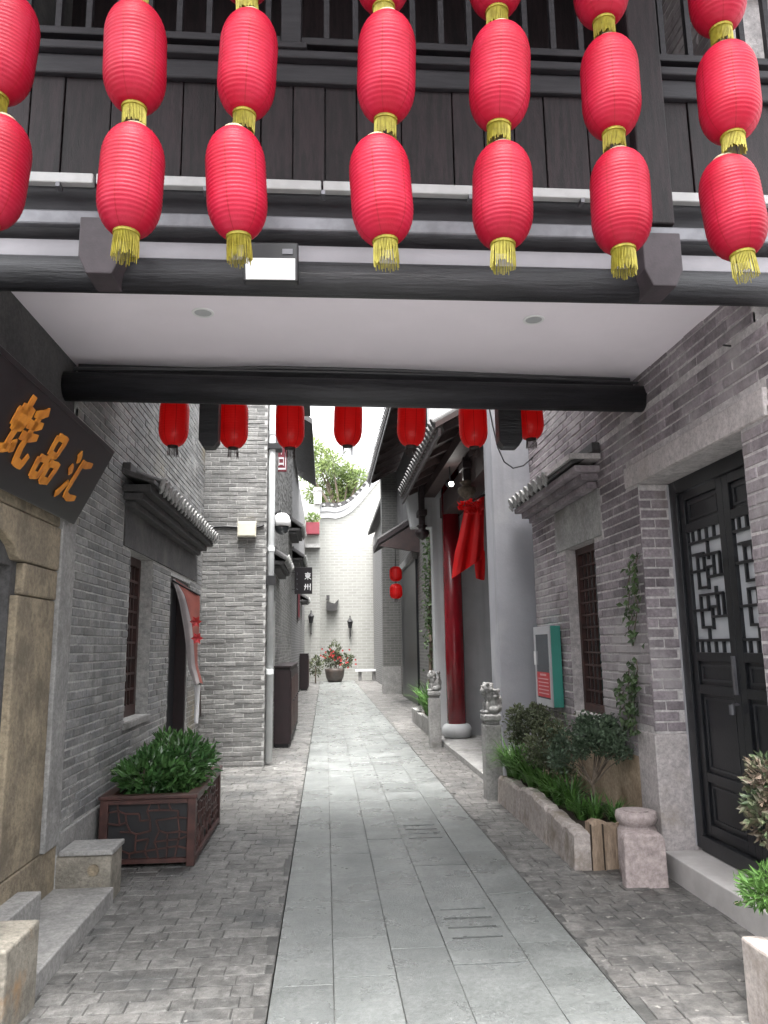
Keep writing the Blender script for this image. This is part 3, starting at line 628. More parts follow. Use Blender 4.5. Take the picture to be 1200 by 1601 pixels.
cloth(sheet(pl([(303, 1070), (304, 1095), (303, 1130)], 8.9), pl([(313, 1070), (311, 1095), (309, 1132)], 8.92), 6, 1, .012, .5, (0, 1, 0)), 'hanging_tail', MT['white'], cu)
MB().tube([pY(264, 888, 8.7), pY(265, 905, 8.7)], .022, 8).tube([pY(265, 905, 8.7), pY(312, 931, 9.05)], .010, 8).build('curtain_rod', MT['iron'], cu)
for k, (px, py) in enumerate(((306, 972), (308, 998))):
    q = pY(px, py, 8.72); mb = MB()
    for j in range(6): a = j*math.pi/3; leaf(mb, q, Vector((math.cos(a), -.2, math.sin(a))), Vector((0, -1, 0)), .07, .05)
    mb.build('printed_flower', MT['flower'], cu)
MB().tube([pY(312, 1070, 8.95), pZ(314, 1160, 0.11)], .012, 6).build('support_pole', MT['brown'], cu)

# ================================================================== LEFT PLANTER
PB = thing('planter_box', 'red brown carved wooden planter box by the left brick wall', 'planter', (-1.27, 6.6, 0))
px0, px1, py0, py1, hz = -1.645, -.955, 5.98, 7.36, .50
pm = MT['planterwood']
for (x0, y0) in ((px0, py0), (px1-.06, py0), (px0, py1-.06), (px1-.06, py1-.06)): box('corner_post', (x0, y0, 0), (x0+.06, y0+.06, hz-.028), pm, PB, .005)
for (a, b_) in (((px0-.01, py0-.012), (px1+.012, py0+.07)), ((px0-.01, py1-.07), (px1+.012, py1+.012)), ((px0-.01, py0+.071), (px0+.07, py1-.071)), ((px1-.07, py0+.071), (px1+.012, py1-.071))):
    box('top_rail', (*a, hz-.027), (*b_, hz), pm, PB, .005)
def lattice_panel(O, U, N, ul, vl, seed):
    r = random.Random(seed); O, U, N = Vector(O), Vector(U), Vector(N); Z_ = Vector((0, 0, 1))
    bk = MB().prism([O-N*.02, O+U*ul-N*.02, O+U*ul+Z_*vl-N*.02, O+Z_*vl-N*.02], -N*.012).build('side_panel', MT['iron'], PB)
    for (a, b_) in (((0, 0), (ul, 0)), ((0, vl), (ul, vl))): MB().bar(O+U*a[0]+Z_*(a[1]+(.015 if a[1] == 0 else -.015)), O+U*b_[0]+Z_*(b_[1]+(.015 if a[1] == 0 else -.015)), .03, .03, N).build('panel_rail', pm, PB)
    # cracked-ice fretwork
    nu, nv = max(3, round(ul/.068)), max(3, round(vl/.068)); P = {}
    for i in range(nu+1):
        for j in range(nv+1):
            ei, ej = i in (0, nu), j in (0, nv); P[i, j] = (ul*i/nu+(0 if ei else r.uniform(-.022, .022)), .02+(vl-.04)*j/nv+(0 if ej else r.uniform(-.022, .022)))
    for (i, j), p in P.items():
        for di, dj in ((1, 0), (0, 1)):
            t = P.get((i+di, j+dj))
            if t is None or r.random() < .2 or (di and j in (0, nv)) or (dj and i in (0, nu)): continue
            MB().bar(O+U*p[0]+Z_*p[1]-N*.008, O+U*t[0]+Z_*t[1]-N*.008, .011, .012, N).build('fret_bar', pm, bk)
lattice_panel((px0+.06, py0+.012, .03), (1,0,0), (0,-1,0), px1-px0-.12, hz-.06, 1)
lattice_panel((px1-.012, py0+.06, .03), (0,1,0), (1,0,0), py1-py0-.12, hz-.06, 2)
MB().box((px0+.03, py1-.04, .03), (px1-.03, py1-.02, hz-.03)).box((px0+.02, py0+.06, .03), (px0+.04, py1-.06, hz-.03)).build('back_panels', MT['brown'], PB)
box('soil', (px0+.06, py0+.06, .1), (px1-.06, py1-.06, hz-.07), MT['soil'], PB)
r = random.Random(21); SB = thing('leafy_shrub', 'dense glossy green shrub growing in the red brown planter box', 'shrub', (-1.3, 6.7, .43))
mb = MB()
for c, rad, n in (((-1.33, 6.35, .60), (.27, .3, .16), 800), ((-1.22, 6.62, .62), (.29, .35, .20), 800), ((-1.26, 6.95, .62), (.28, .33, .21), 700), ((-1.42, 6.25, .60), (.16, .2, .13), 260), ((-1.12, 6.4, .52), (.15, .25, .12), 300)):
    clump(mb, c, rad, n, .075, .034, r, .5)
mb.build('crown', MT['leafglossy'], SB)
mb = MB()
for k in range(9):
    b0 = Vector((r.uniform(-1.42, -1.12), r.uniform(6.25, 7.05), .40)); mb.tube([b0, b0+Vector((r.uniform(-.06, .06), r.uniform(-.06, .06), .18)), b0+Vector((r.uniform(-.12, .12), r.uniform(-.1, .1), .38))], [.012, .009, .004], 6)
mb.build('stems', MT['bark'], SB)

# ================================================================== OVERHEAD BRIDGE
BR = thing('covered_bridge', 'dark timber covered footbridge with pale ceiling spanning the alley between the houses', 'footbridge', (.3, 4.6, 3.4))
ce = box('ceiling', (XL-.03, 3.70, 3.51), (XR+.03, 5.5, 3.60), MT['ceil'], BR)
def log(name, p, q, rr, par, m='beam'): return MB().tube([p, q], rr, 24).build(name, MT[m], par, smooth=False)
YF = 3.6
lg = log('near_beam', (-2.9, YF+.04, 3.402), (3.4, YF+.04, 3.402), .088, BR)
for f in lg.data.polygons: f.use_smooth = len(f.vertices) == 4
fb = log('far_beam', (XL-.03, 5.0, 3.29), (XR+.03, 5.24, 3.325), .098, BR)
for f in fb.data.polygons: f.use_smooth = len(f.vertices) == 4
MB().bar((XL, 5.18, 3.45), (XR, 5.42, 3.46), .10, .10).build('far_joist', MT['beam'], BR)
MB().tube([(XL+.03, 4.96, 3.40), (-.9, 4.96, 3.405), (-.4, 4.97, 3.43), (.5, 5.0, 3.43), (1.4, 5.06, 3.425), (2.2, 5.12, 3.43)], .014, 6).tube([(-.9, 4.93, 3.395), (.3, 4.97, 3.40), (1.3, 5.03, 3.405), (2.25, 5.1, 3.40)], .010, 6).build('beam_cable', MT['black'], BR)
box('pale_fascia', (-2.9, YF+.055, 3.49), (3.4, YF+.10, 3.597), MT['band'], BR)
box('dark_plank', (-2.9, YF+.09, 3.599), (3.4, YF+.14, 3.90), MT['timberH'], BR)
box('metal_rail', (-2.9, YF-.01, 3.645), (3.4, YF+.035, 3.725), MT['rail'], BR, .01)
for a, c in ((-2.9, -1.17), (-1.155, -.02), (-.01, 1.02), (1.03, 3.4)):
    box('conduit', (a, YF-.01, 3.875), (c, YF+.035, 3.93), MT['conduit'], BR, .006)
for xx in (-1.35, -.62, -.02, .75, 1.35, 1.8): MB().box((xx, YF-.014, 3.85), (xx+.02, YF+.04, 3.874)).build('conduit_clip', MT['rail'], BR)
xx = -2.9; rp = random.Random(4)
while xx < 3.4:
    w = rp.choice([.20, .24, .17, .28]); box('wall_plank', (xx+.003, YF+.06+rp.uniform(-.004, .004), 3.94), (xx+w-.003, YF+.10, 4.53), MT['timber'], BR, .004); xx += w
box('plank_backing', (-2.9, YF+.105, 3.905), (3.4, YF+.14, 4.62), MT['beam'], BR)
box('handrail_moulding', (-2.9, YF+.03, 4.53), (3.4, YF+.10, 4.645), MT['timberH'], BR, .01)
box('sill_rail', (-2.9, YF-.005, 4.65), (3.4, YF+.12, 4.70), MT['timberH'], BR, .008)
box('balustrade_rail', (-2.9, YF+.03, 4.765), (3.4, YF+.09, 4.81), MT['timberH'], BR, .006)
box('balustrade_rail', (-2.9, YF+.03, 5.32), (3.4, YF+.09, 5.38), MT['timberH'], BR, .006)
xx = -2.85
while xx < 3.4:
    if not (-.29 < xx < -.07 or 1.55 < xx < 1.86): box('baluster', (xx, YF+.042, 4.81), (xx+.03, YF+.078, 5.32), MT['timberH'], BR)
    xx += .158
pxx = pY(455, 40, YF).x
box('post', (pxx-.055, YF+.0, 4.70), (pxx+.055, YF+.11, 6.4), MT['timberH'], BR, .008)
box('post_foot', (pxx-.085, YF-.02, 4.70), (pxx+.085, YF+.115, 4.735), MT['timberH'], BR, .006)
pxx = pY(1008, 120, YF).x
box('post', (pxx-.09, YF-.02, 3.735), (pxx+.09, YF+.13, 6.4), MT['timber'], BR, .01)
MB().box((-2.9, 4.7, 3.61), (3.4, 4.8, 6.4)).box((-2.9, YF+.15, 3.905), (3.4, 4.7, 3.98)).build('gallery_wall', MT['timber'], BR)
MB().box((-3.1, 1.9, 6.4), (3.6, 6.9, 6.5)).build('roof', MT['soffit'], BR)  # unseen overhang extended forward to shade the near facade and lanterns
box('far_wall', (-2.9, 5.6, 3.605), (3.4, 5.7, 6.4), MT['timber'], BR); box('far_ledge', (-2.9, 5.702, 3.865), (3.4, 6.34, 3.94), MT['timber'], BR)
box('far_wall_beam', (XL+.06, 6.15, 3.74), (XR-.06, 6.30, 3.86), MT['beam'], BR)
for cx in (-1.07, 1.70):
    s = .10
    MB().prism([(cx-s, YF-.16, 3.40), (cx-s*.6, YF-.16, 3.31), (cx+s*.6, YF-.16, 3.31), (cx+s, YF-.16, 3.40), (cx+s, YF-.16, 3.60), (cx-s, YF-.16, 3.60)], (0, .20, 0)).build('beam_end', MT['bracket'], BR, bevel=.006)
for (l_, r_) in ((311, 343), (779, 812)):
    p, q = pY(l_, 700, 5.9), pY(r_, 640, 5.9)
    MB().prism([(p.x, 5.85, p.z+.05), (p.x+.035, 5.85, p.z), (q.x-.035, 5.85, p.z), (q.x, 5.85, p.z+.05), (q.x, 5.85, 3.86), (p.x, 5.85, 3.86)], (0, .14, 0)).build('beam_end', MT['beam'], BR, bevel=.008)
for (px_, py_) in ((317, 488), (834, 499)):
    c = pZ(px_, py_, 3.51); dl_ = MB().lathe([(.050, .0), (.064, .0), (.066, .003), (.064, .006), (.050, .006)], (c.x, c.y, 3.503), 28, cap=False).build('downlight_ring', MT['white'], ce)
    MB().lathe([(.05, .0), (.05, .004)], (c.x, c.y, 3.505), 20).build('downlight_lens', MT['plasterP'], dl_)
# floodlight
fl = thing('floodlight', 'black floodlight with white panel mounted on the near bridge beam', 'floodlight', (-.27, 3.5, 3.45))
fa = [pY(*p, 3.43) for p in ((380, 378), (466, 379), (466, 440), (380, 439))]
MB().prism(fa, (0, .07, .012)).build('housing', MT['black'], fl, bevel=.008)
fb_ = [pY(*p, 3.424) for p in ((383, 403), (461, 404), (461, 437), (384, 436))]
MB().prism(fb_, (0, .005, 0)).build('lamp_panel', MT['white'], fl)
fc_ = [pY(*p, 3.424) for p in ((441, 389), (457, 389), (457, 397), (441, 397))]
MB().prism(fc_, (0, .005, 0)).build('badge', MT['rail'], fl)
MB().bar((fa[0]+fa[1])/2+Vector((0, .08, -.02)), (fa[0]+fa[1])/2+Vector((0, .18, .06)), .18, .02).build('bracket', MT['black'], fl)

# ================================================================== LANTERNS
LR, LH = .128, .465
def lantern_profile(rad, hgt, ribs=26, amp=.020):
    P = []; n = ribs*4
    for i in range(n+1):
        t = i/n; u = abs(2*t-1)
        rr = rad*(.40+.60*(1-max(0, (u-.34)/.66)**2.2)**.66) if u < 1 else rad*.40
        P.append((rr*(1-amp*(.5+.5*math.cos(i*math.pi/2))), hgt*t))
    return P
lbody = MB().lathe(lantern_profile(LR, LH), (0, 0, 0), 32, cap=True).mesh('lantern', MT['lamp_red'])
lbody.polygons.foreach_set('use_smooth', [len(p.vertices) == 4 for p in lbody.polygons])
def fringe(rad, l, n, m, splay=.15, seed=0):
    rr = random.Random(seed); mb = MB()
    for k in range(n):
        a = 2*math.pi*k/n; c, s = math.cos(a), math.sin(a); ll = l*rr.uniform(.84, 1.08); w = .0020
        o = Vector((c, s, 0)); t = Vector((-s, c, 0)); sp = splay*rr.uniform(-.1, .5)
        p0 = o*rad; p1 = o*(rad+ll*sp*.5)+Vector((0, 0, -ll*.5)); p2 = o*(rad+ll*sp*.7)+Vector((0, 0, -ll))
        mb.tube([p0, p1, p2], w, 4)
    mb.lathe([(rad+.002, .012), (rad+.006, .008), (rad+.006, -.006), (rad-.004, -.008)], (0, 0, 0), 20)
    return mb.mesh('fringe', m)
def cap(m): return MB().lathe([(LR*.40, -.004), (LR*.42, .006), (LR*.36, .016), (LR*.30, .016)], (0, 0, 0), 20).mesh('cap', m)
fr_g = fringe(LR*.37, .105, 52, MT['gold'], .20, 1); fr_s = fringe(LR*.36, .08, 52, MT['gold'], .10, 4); fr_d = fringe(LR*.30, .085, 26, MT['darkfringe'], .3, 2); cap_g = cap(MT['rim'])
strs = [((-16, 268), -.02), ((203, 281), -.05), ((373, 290), 0.02), ((601, 297), 0), ((782, 304), 0), ((971, 312), 0), ((1152, 321), 0)]
lab = ['string of red lanterns with gold fringes hanging over the black shop plaque',
 'string of red lanterns with gold fringes hanging before a mauve beam end',
 'string of red lanterns with gold fringes hanging beside the floodlight',
 'string of red lanterns before the plank wall, next to the string beside the floodlight',
 'string of red lanterns before the plank wall, next to the one at the dark post',
 'string of red lanterns with gold fringes before the thick dark post',
 'string of red lanterns with gold fringes hanging above the stone door lintel']
YLAN = 2.92; PITCH = .562
for i, ((px_, py_), dy) in enumerate(strs):
    c = pY(px_, py_, YLAN+dy); rr = random.Random(50+i)
    root = thing('lantern_string', lab[i], 'lantern string', (c.x, c.y, c.z-LH/2), 'red lantern strings before the bridge')
    tx, ty = rr.uniform(-.02, .02), rr.uniform(-.03, .03); off = [0, 0, 0, 0]
    for k in range(4):
        lo = link('lantern', lbody, root, loc=(tx*k*PITCH+rr.uniform(-.008, .008), ty*k*PITCH*.4+rr.uniform(-.01, .01), k*PITCH)); lo.rotation_euler = (rr.uniform(-.07, .07), rr.uniform(-.08, .08), rr.uniform(0, 6))
        s_ = rr.uniform(.97, 1.04); lo.scale = (s_, s_, 1)
        f_ = link('fringe', fr_g if k == 0 else fr_s, lo, loc=(0, 0, -.004)); c_ = link('cap', cap_g, lo, loc=(0, 0, LH))
    link('cord', MB().tube([(tx*1.5, 0, LH), (tx*2, 0, 4*PITCH), (tx*2.2, 0, 6.395-(c.z-LH/2))], .004, 5).mesh('cord', MT['darkfringe']), root, loc=(0, 0, 0))
# rear single lanterns
RL = ['before the left wall above the long tiled awning', 'touching the dark beam end before the jutting house', 'before the white drainpipe of the jutting house', 'before the pale green tree', 'before the broad eaves of the dark house', 'before the porch eaves above the red cloth', 'beside the dark beam end at the right brick wall']
lb2 = MB().lathe(lantern_profile(.122, .44, 20, .012), (0, 0, 0), 28, cap=True).mesh('lantern_body', MT['lamp_red_backlit'])
lb2.polygons.foreach_set('use_smooth', [len(p.vertices) == 4 for p in lb2.polygons])
for i, (px_, py_) in enumerate(((270, 697), (364, 700), (453, 700), (543, 697), (642, 697), (741, 699), (830, 686))):
    c = pY(px_, py_, 6.22); rr = random.Random(80+i)
    root = thing('red_lantern', 'red lantern behind the far beam, '+RL[i], 'lantern', tuple(c), 'lanterns behind the far beam')
    o = link('lantern_body', lb2, root, loc=(0, 0, 0)); o.rotation_euler = (rr.uniform(-.04, .04), rr.uniform(-.05, .05), rr.uniform(0, 6))
    link('fringe', fr_d, root, loc=(0, 0, -.004))
    link('hanger', MB().tube([(0, 0, .44), (0, 0, 3.74-c.z if 3.74-c.z > .45 else .46)], .006, 5).mesh('hanger', MT['iron']), root, loc=(0, 0, 0))

# ================================================================== RIGHT NEAR HOUSE
HR = thing('brick_house', 'mauve grey brick house with stone lintel, black lattice door and small tiled awning', 'house', (2.6, 6, 0))
RY0, RY1 = 2.6, 8.36
D0, D1 = 3.98, 5.42
dh = (D0-RY0, D1-RY0, 0, 2.72); wh = (6.42-RY0, 7.22-RY0, .93, 2.45)
wR = holed(MB(), (XR+.004, RY0, 0), (0,1,0), (0,0,1), (-1,0,0), RY1-RY0, 3.26, [dh, wh], .30)
holed(wR, (XR+.004, 3.75, 3.26), (0,1,0), (0,0,1), (-1,0,0), RY1-3.75, 3.4, [], .30)
wR = wR.build('wall', MT['mortarR'], HR)
lintel = (3.70-RY0, 5.62-RY0, 2.72, 2.885); lint2 = (6.2-RY0, 7.5-RY0, 2.45, 2.86); jst = (5.42-RY0, 5.72-RY0, 0, .92); base = (5.72-RY0, 8.36-RY0, 0, .72)
hol = [dh, wh, lintel, lint2, jst, base]
bricks(wR, (XR+.004, RY0, 0), (0,1,0), (-1,0,0), RY1-RY0, .16, 3.26, hol, MT['brickR'], seed=5, h=.060, j=.013)
bricks(wR, (XR+.004, 3.75, 0), (0,1,0), (-1,0,0), RY1-3.75, 3.265, 6.6, [], MT['brickR'], seed=6, limit=0, h=.060, j=.013)
# reveal of the far door jamb, facing the camera
rv_w = box('door_reveal', (XR+.003, D1-.008, .915), (XR+.229, D1-.002, 2.715), MT['mortarR'], HR)
bricks(rv_w, (XR-.004, D1-.008, 0), (1,0,0), (0,-1,0), .225, .93, 2.71, [], MT['brickR'], seed=7, L=.20, h=.060, j=.013)
box('jamb_stone', (XR-.016, D1-.018, .10), (XR+.24, 5.72, .912), MT['lintelstone'], HR, .008)
box('lintel_stone', (XR-.02, 3.70, 2.722), (XR+.26, 5.62, 2.882), MT['lintelstone'], HR, .008)
box('plaster_base', (XR-.010, 5.722, -.02), (XR+.01, 8.355, .715), MT['warmplaster'], HR)
box('window_lintel', (XR-.014, 6.22, 2.452), (XR+.01, 7.48, 2.858), MT['stone'], HR, .005)
awning(HR, XR, -1, 6.12, 8.28, 3.19, .26, .11, .165, tiles_from=6.75, corb=3, cm='brickR')
MB().box((XR-.28, 6.1, 3.09), (XR-.01, 6.78, 3.135)).build('mortar_capping', MT['mortarR'], HR)
# window with lattice
wx0, wx1 = XR+.10, XR+.16; a, b, c, d = 6.42, 7.22, .93, 2.45
fr = MB(); fr.box((wx0, a, c), (wx1, a+.06, d)).box((wx0, b-.06, c), (wx1, b, d)).box((wx0, a+.06, d-.06), (wx1, b-.06, d)).box((wx0, a+.06, c), (wx1, b-.06, c+.08))
wr = fr.build('window', MT['brown'], HR)
box('glass_pane', (wx1-.02, a+.06, c+.08), (wx1-.01, b-.06, d-.06), MT['darkglass'], wr)
for k in range(1, 12): box('lattice_bar', (wx0+.01, a+.06, c+.08+(d-c-.14)*k/12-.008), (wx0+.03, b-.06, c+.08+(d-c-.14)*k/12+.008), MT['brown'], wr)
for k in range(1, 6): box('lattice_bar', (wx0+.012, a+.06+(b-a-.12)*k/6-.008, c+.08), (wx0+.034, a+.06+(b-a-.12)*k/6+.008, d-.06), MT['brown'], wr)
# double door
DX = XR+.23
df = MB(); df.box((DX, D1-.12, .16), (DX+.09, D1-.001, 2.718)).box((DX, D0, .16), (DX+.09, D0+.10, 2.718)).box((DX, D0+.10, 2.62), (DX+.09, D1-.12, 2.718))
df.build('door_frame', MT['door'], HR, bevel=.004)
box('door_edge_strip', (DX-.012, D1-.022, .17), (DX-.001, D1-.004, 2.71), MT['alu'], HR)
box('threshold', (DX-.02, D0+.101, .16), (DX+.08, D1-.121, .26), MT['door'], HR, .004)
box('house_interior', (DX+.5, D0-.3, .1), (DX+.55, D1+.3, 2.9), MT['plasterP'], HR)
leafw = (D1-D0-.22)/2
PAT = [(0,1,0,12)]
def door_leaf(y0, y1, hinge_far):
    X0, X1 = DX+.02, DX+.06; st = .075
    L_ = MB().box((X0, y0, .262), (X1, y0+st, 2.615)).box((X0, y1-st, .262), (X1, y1, 2.615))
    rails = [(.262, .34), (.62, .68), (1.20, 1.26), (1.42, 1.48), (2.32, 2.38), (2.555, 2.615)]
    for a_, b_ in rails: L_.box((X0, y0+st, a_), (X1, y1-st, b_))
    o = L_.build('door_leaf', MT['door'], HR, bevel=.003)
    for a_, b_ in ((.34, .62), (.68, 1.20), (1.26, 1.42), (2.38, 2.555)):
        box('door_panel', (X0+.022, y0+st, a_), (X1-.008, y1-st, b_), MT['door'], o)
        t = .014; ya, yb, za, zb = y0+st+.03, y1-st-.03, a_+.025, b_-.025
        MB().box((X0+.012, ya, za), (X0+.0215, yb, za+t)).box((X0+.012, ya, zb-t), (X0+.0215, yb, zb)).box((X0+.012, ya, za+t), (X0+.0215, ya+t, zb-t)).box((X0+.012, yb-t, za+t), (X0+.0215, yb, zb-t)).build('panel_moulding', MT['trim'], o)
    box('glass_pane', (X0+.026, y0+st, 1.48), (X0+.032, y1-st, 2.32), MT['glass'], o)
    ya, yb = y0+st, y1-st; w = yb-ya; za, zb = 1.48, 2.32; h = zb-za
    def hb(u0, u1, v): box('lattice_bar', (X0+.004, ya+w*u0-.006, za+h*v-.009), (X0+.022, ya+w*u1+.006, za+h*v+.009), MT['door'], o)
    def vb(u, v0, v1): box('lattice_bar', (X0+.006, ya+w*u-.009, za+h*v0), (X0+.024, ya+w*u+.009, za+h*v1), MT['door'], o)
    for u in (.22, .44, .66, .86): vb(u, .90, 1.0); vb(u, 0, .095)
    hb(0, 1, .90); hb(0, 1, .095)
    vb(.44, .74, .90); hb(.12, .78, .78); vb(.12, .42, .78) if False else None
    vb(.12, .60, .78); hb(.0, .50, .60); vb(.50, .50, .68); hb(.30, .50, .68); vb(.30, .60, .78)
    vb(.78, .52, .78); hb(.50, .78, .52); hb(.58, 1.0, .66); vb(.58, .66, .80); hb(.58, .9, .80)
    vb(.30, .42, .52); hb(.12, .78, .46); vb(.12, .28, .46); hb(0, .46, .28); vb(.46, .18, .36); hb(.28, .46, .36); vb(.28, .28, .46)
    vb(.78, .20, .46); hb(.46, .78, .20); hb(.56, 1.0, .34); vb(.56, .34, .46); vb(.60, .095, .20)
    return o
la = door_leaf(D1-.12-leafw, D1-.122, True); lb = door_leaf(D0+.102, D0+.098+leafw, False)
ym = D1-.12-leafw
MB().box((DX+.0, ym+.02, 1.22), (DX+.018, ym+.045, 1.46)).tube([(DX-.03, ym+.03, 1.16), (DX-.03, ym+.03, 1.1)], .018, 8).tube([(DX+.02, ym+.03, 1.16), (DX-.03, ym+.03, 1.16)], .008, 6).build('door_handle', MT['rail'], la)
tag(box('door_step', (2.29, 3.2, -.05), (XR+.30, 5.34, .155), MT['stepstone'], bevel=.008), 'white stone step below the black lattice door', 'step')
# nail and smudge details on wall
tag(MB().tube([pX(1142, 541, XR), pX(1142, 541, XR)+Vector((-.05, -.01, .0))], .006, 6).build('wall_hook', MT['iron']), 'small iron hook in the mauve brick above the stone lintel', 'hook')
# fire hose cabinet
FC = thing('fire_hose_cabinet', 'fire hose cabinet with teal sides and red printed glass door on the right wall', 'cabinet', (2.26, 7.75, .95))
fy0, fy1, fz0, fz1, fx = 7.48, 8.06, .94, 1.73, 2.205
box('body', (fx+.012, fy0, fz0), (XR-.012, fy1, fz1), MT['teal'], FC, .004)
t = .06
dr = MB().box((fx, fy0-.004, fz0), (fx+.011, fy0+t, fz1)).box((fx, fy1-t, fz0), (fx+.011, fy1, fz1)).box((fx, fy0+t, fz0), (fx+.011, fy1-t, fz0+.07)).box((fx, fy0+t, fz1-.08), (fx+.011, fy1-t, fz1)).build('door', MT['alu'], FC)
box('glass_pane', (fx+.003, fy0+t, fz0+.07), (fx+.008, fy1-t, fz1-.08), MT['darkglass'], dr)
pr_ = box('red_notice', (fx+.0005, fy0+t+.005, fz0+.085), (fx+.0025, fy1-t-.005, fz0+.33), MT['redprint'], dr)
for k in range(6):
    z = fz0+.115+k*.036; e = .12 if k == 5 else .05
    box('print_line', (fx-.001, fy0+t+e, z), (fx+.0002, fy1-t-e, z+(.02 if k == 5 else .011)), MT['pinkprint'], pr_)
box('handle', (fx-.014, fy1-.05, fz0+.40), (fx-.001, fy1-.03, fz0+.54), MT['white'], dr)
# ivy
iv = thing('climbing_ivy', 'thin climbing ivy on the brick between window and black door', 'ivy', (XR, 5.85, .7))
r = random.Random(31); mb = MB(); st_ = MB()
for (px_, ya, yb, n) in ((995, 865, 1010, 60), (984, 880, 1000, 30), (994, 1030, 1150, 80), (985, 1045, 1140, 60), (972, 1060, 1110, 25)):
    pts = []
    for k in range(8):
        yy = yb-(yb-ya)*k/7; q = pX(px_+r.uniform(-5, 5), yy, XR-.012); pts.append(q)
    st_.tube(pts, .004, 5)
    for _ in range(n):
        yy = r.uniform(ya, yb); q = pX(px_+r.gauss(0, 4), yy, XR-.012-r.random()*.06); leaf(mb, q, Vector((-.3, r.uniform(-1, 1), r.uniform(-1, .4))), Vector((-1, 0, .3)), r.uniform(.04, .07), r.uniform(.035, .055))
st_.build('stem', MT['bark'], iv); mb.build('leaves', MT['ivy'], iv)

# ================================================================== RIGHT STONE PLANTER, SHRUBS
SP = thing('stone_planter', 'rough stone slab planter trough along the right wall', 'planter', (2.0, 6.7, 0))
r = random.Random(41)
def rough_block(x0, x1, y0, y1, z1, m, name='stone_slab', seed=0):
    q = random.Random(seed); n = 12; mb = MB(); vs = []; fs = []
    along_y = (y1-y0) > (x1-x0)
    for i in range(n+1):
        t = i/n; top = z1+.012*math.sin(t*5+seed)+q.uniform(-.010, .010)-(.02 if i in (0, n) else 0)
        if along_y:
            y = y0+(y1-y0)*t; w = q.uniform(-.005, .005); vs += [(x0+w-.012, y, -.03), (x1, y, -.03), (x1, y, top-.01), (x0+w+.02, y, top), (x0+w, y, top-.03)]
        else:
            x = x0+(x1-x0)*t; w = q.uniform(-.006, .006); vs += [(x, y0+w-.01, -.03), (x, y1, -.03), (x, y1, top-.01), (x, y0+w+.02, top), (x, y0+w, top-.03)]
    for i in range(n):
        for k in range(5): j = (k+1) % 5; fs.append((i*5+k, i*5+j, i*5+5+j, i*5+5+k))
    fs += [(0,1,2,3,4), tuple(n*5+k for k in (4,3,2,1,0))]
    return mb.add(vs, fs).build(name, m, SP, bevel=.004)
ys = [5.52, 6.22, 7.08, 7.92]
for k in range(3): rough_block(1.735, 1.845, ys[k]+.004, ys[k+1]-.004, .27+.03*(k % 2), MT['palestone'], seed=60+k)
rough_block(1.85, 2.14, 5.52, 5.63, .31, MT['brownstone'], seed=70)
MB().box((1.845, 5.512, .0), (1.855, 5.523, .3)).box((1.93, 5.508, .0), (1.94, 5.522, .3)).build('groove_shade_strip', MT['soil'], SP)  # raised dark strips paint the shade of carved grooves
box('soil', (1.84, 5.62, 0), (XR-.012, 7.95, .24), MT['soil'], SP)
def shrub(name, label, base, crowns, m, seed, l=.035, w=.02, trunk=True):
    q = random.Random(seed); t = thing(name, label, 'shrub', base); mb = MB(); tb = MB(); b_ = Vector(base)
    cen = sum((Vector(c) for c, _, _ in crowns), Vector())/len(crowns); fork = b_.lerp(cen, .42)+Vector((q.uniform(-.03, .03), q.uniform(-.04, .04), 0))
    if trunk: tb.tube([b_+Vector((.05, -.02, -.03)), b_.lerp(fork, .5)+Vector((.02, .02, 0)), fork], [.021, .018, .014], 8)
    for c, rad, n in crowns:
        c = Vector(c)
        for _ in range(9):
            d = rv(q); sc = c+Vector((d.x*rad[0], d.y*rad[1], d.z*rad[2]))*q.uniform(.35, .85); k = q.uniform(.28, .5)
            clump(mb, sc, (rad[0]*k, rad[1]*k, rad[2]*k*1.1), n//9, l*q.uniform(.75, 1.15), w, q, .35, .3)
            if trunk and q.random() < .5: tb.tube([fork, fork.lerp(sc, .5)+Vector((q.uniform(-.03, .03), q.uniform(-.03, .03), .02)), sc], [.008, .005, .002], 5)
        for _ in range(n//12):
            d = rv(q); leaf(mb, c+Vector((d.x*rad[0], d.y*rad[1], d.z*rad[2]))*q.uniform(.9, 1.35), rv(q), rv(q), l, w)
    mb.build('crown', m, t)
    if trunk: tb.build('trunk', MT['bark'], t)
    return t
def P3(px, py, Y): return tuple(pY(px, py, Y))
shrub('clipped_shrub', 'dark clipped shrub on a bare leaning trunk behind the pale planter stones', (2.08, 6.0, .22),
      [(P3(905, 1150, 6.1), (.22, .22, .15), 1500), (P3(950, 1150, 6.0), (.17, .2, .14), 1200), (P3(885, 1175, 6.2), (.17, .2, .13), 900), (P3(930, 1135, 6.15), (.2, .2, .11), 900), (P3(968, 1165, 5.9), (.11, .14, .10), 500)], MT['leafdark'], 1)
shrub('clipped_shrub', 'olive shrub below the fire hose cabinet', (2.05, 7.1, .22),
      [(P3(830, 1125, 7.2), (.20, .22, .13), 1400), (P3(808, 1140, 7.4), (.13, .16, .13), 700), (P3(860, 1140, 7.0), (.18, .2, .16), 1000), (P3(850, 1175, 6.8), (.18, .22, .15), 800), (P3(880, 1195, 6.6), (.14, .2, .13), 500)], MT['leafolive'], 2)
def clumpgrass(name, label, pts, n, l, w, m, seed, cat='plant', sp=1.0):
    q = random.Random(seed); t = thing(name, label, cat, pts[0]); mb = MB()
    for p in pts: blades(mb, p, n, l, w, q, sp)
    mb.build('leaves', m, t)
    MB().lathe([(.03, -.02), (.025, .03), (.01, .05)], pts[0], 8).build('crown_base', MT['blade'], t); return t
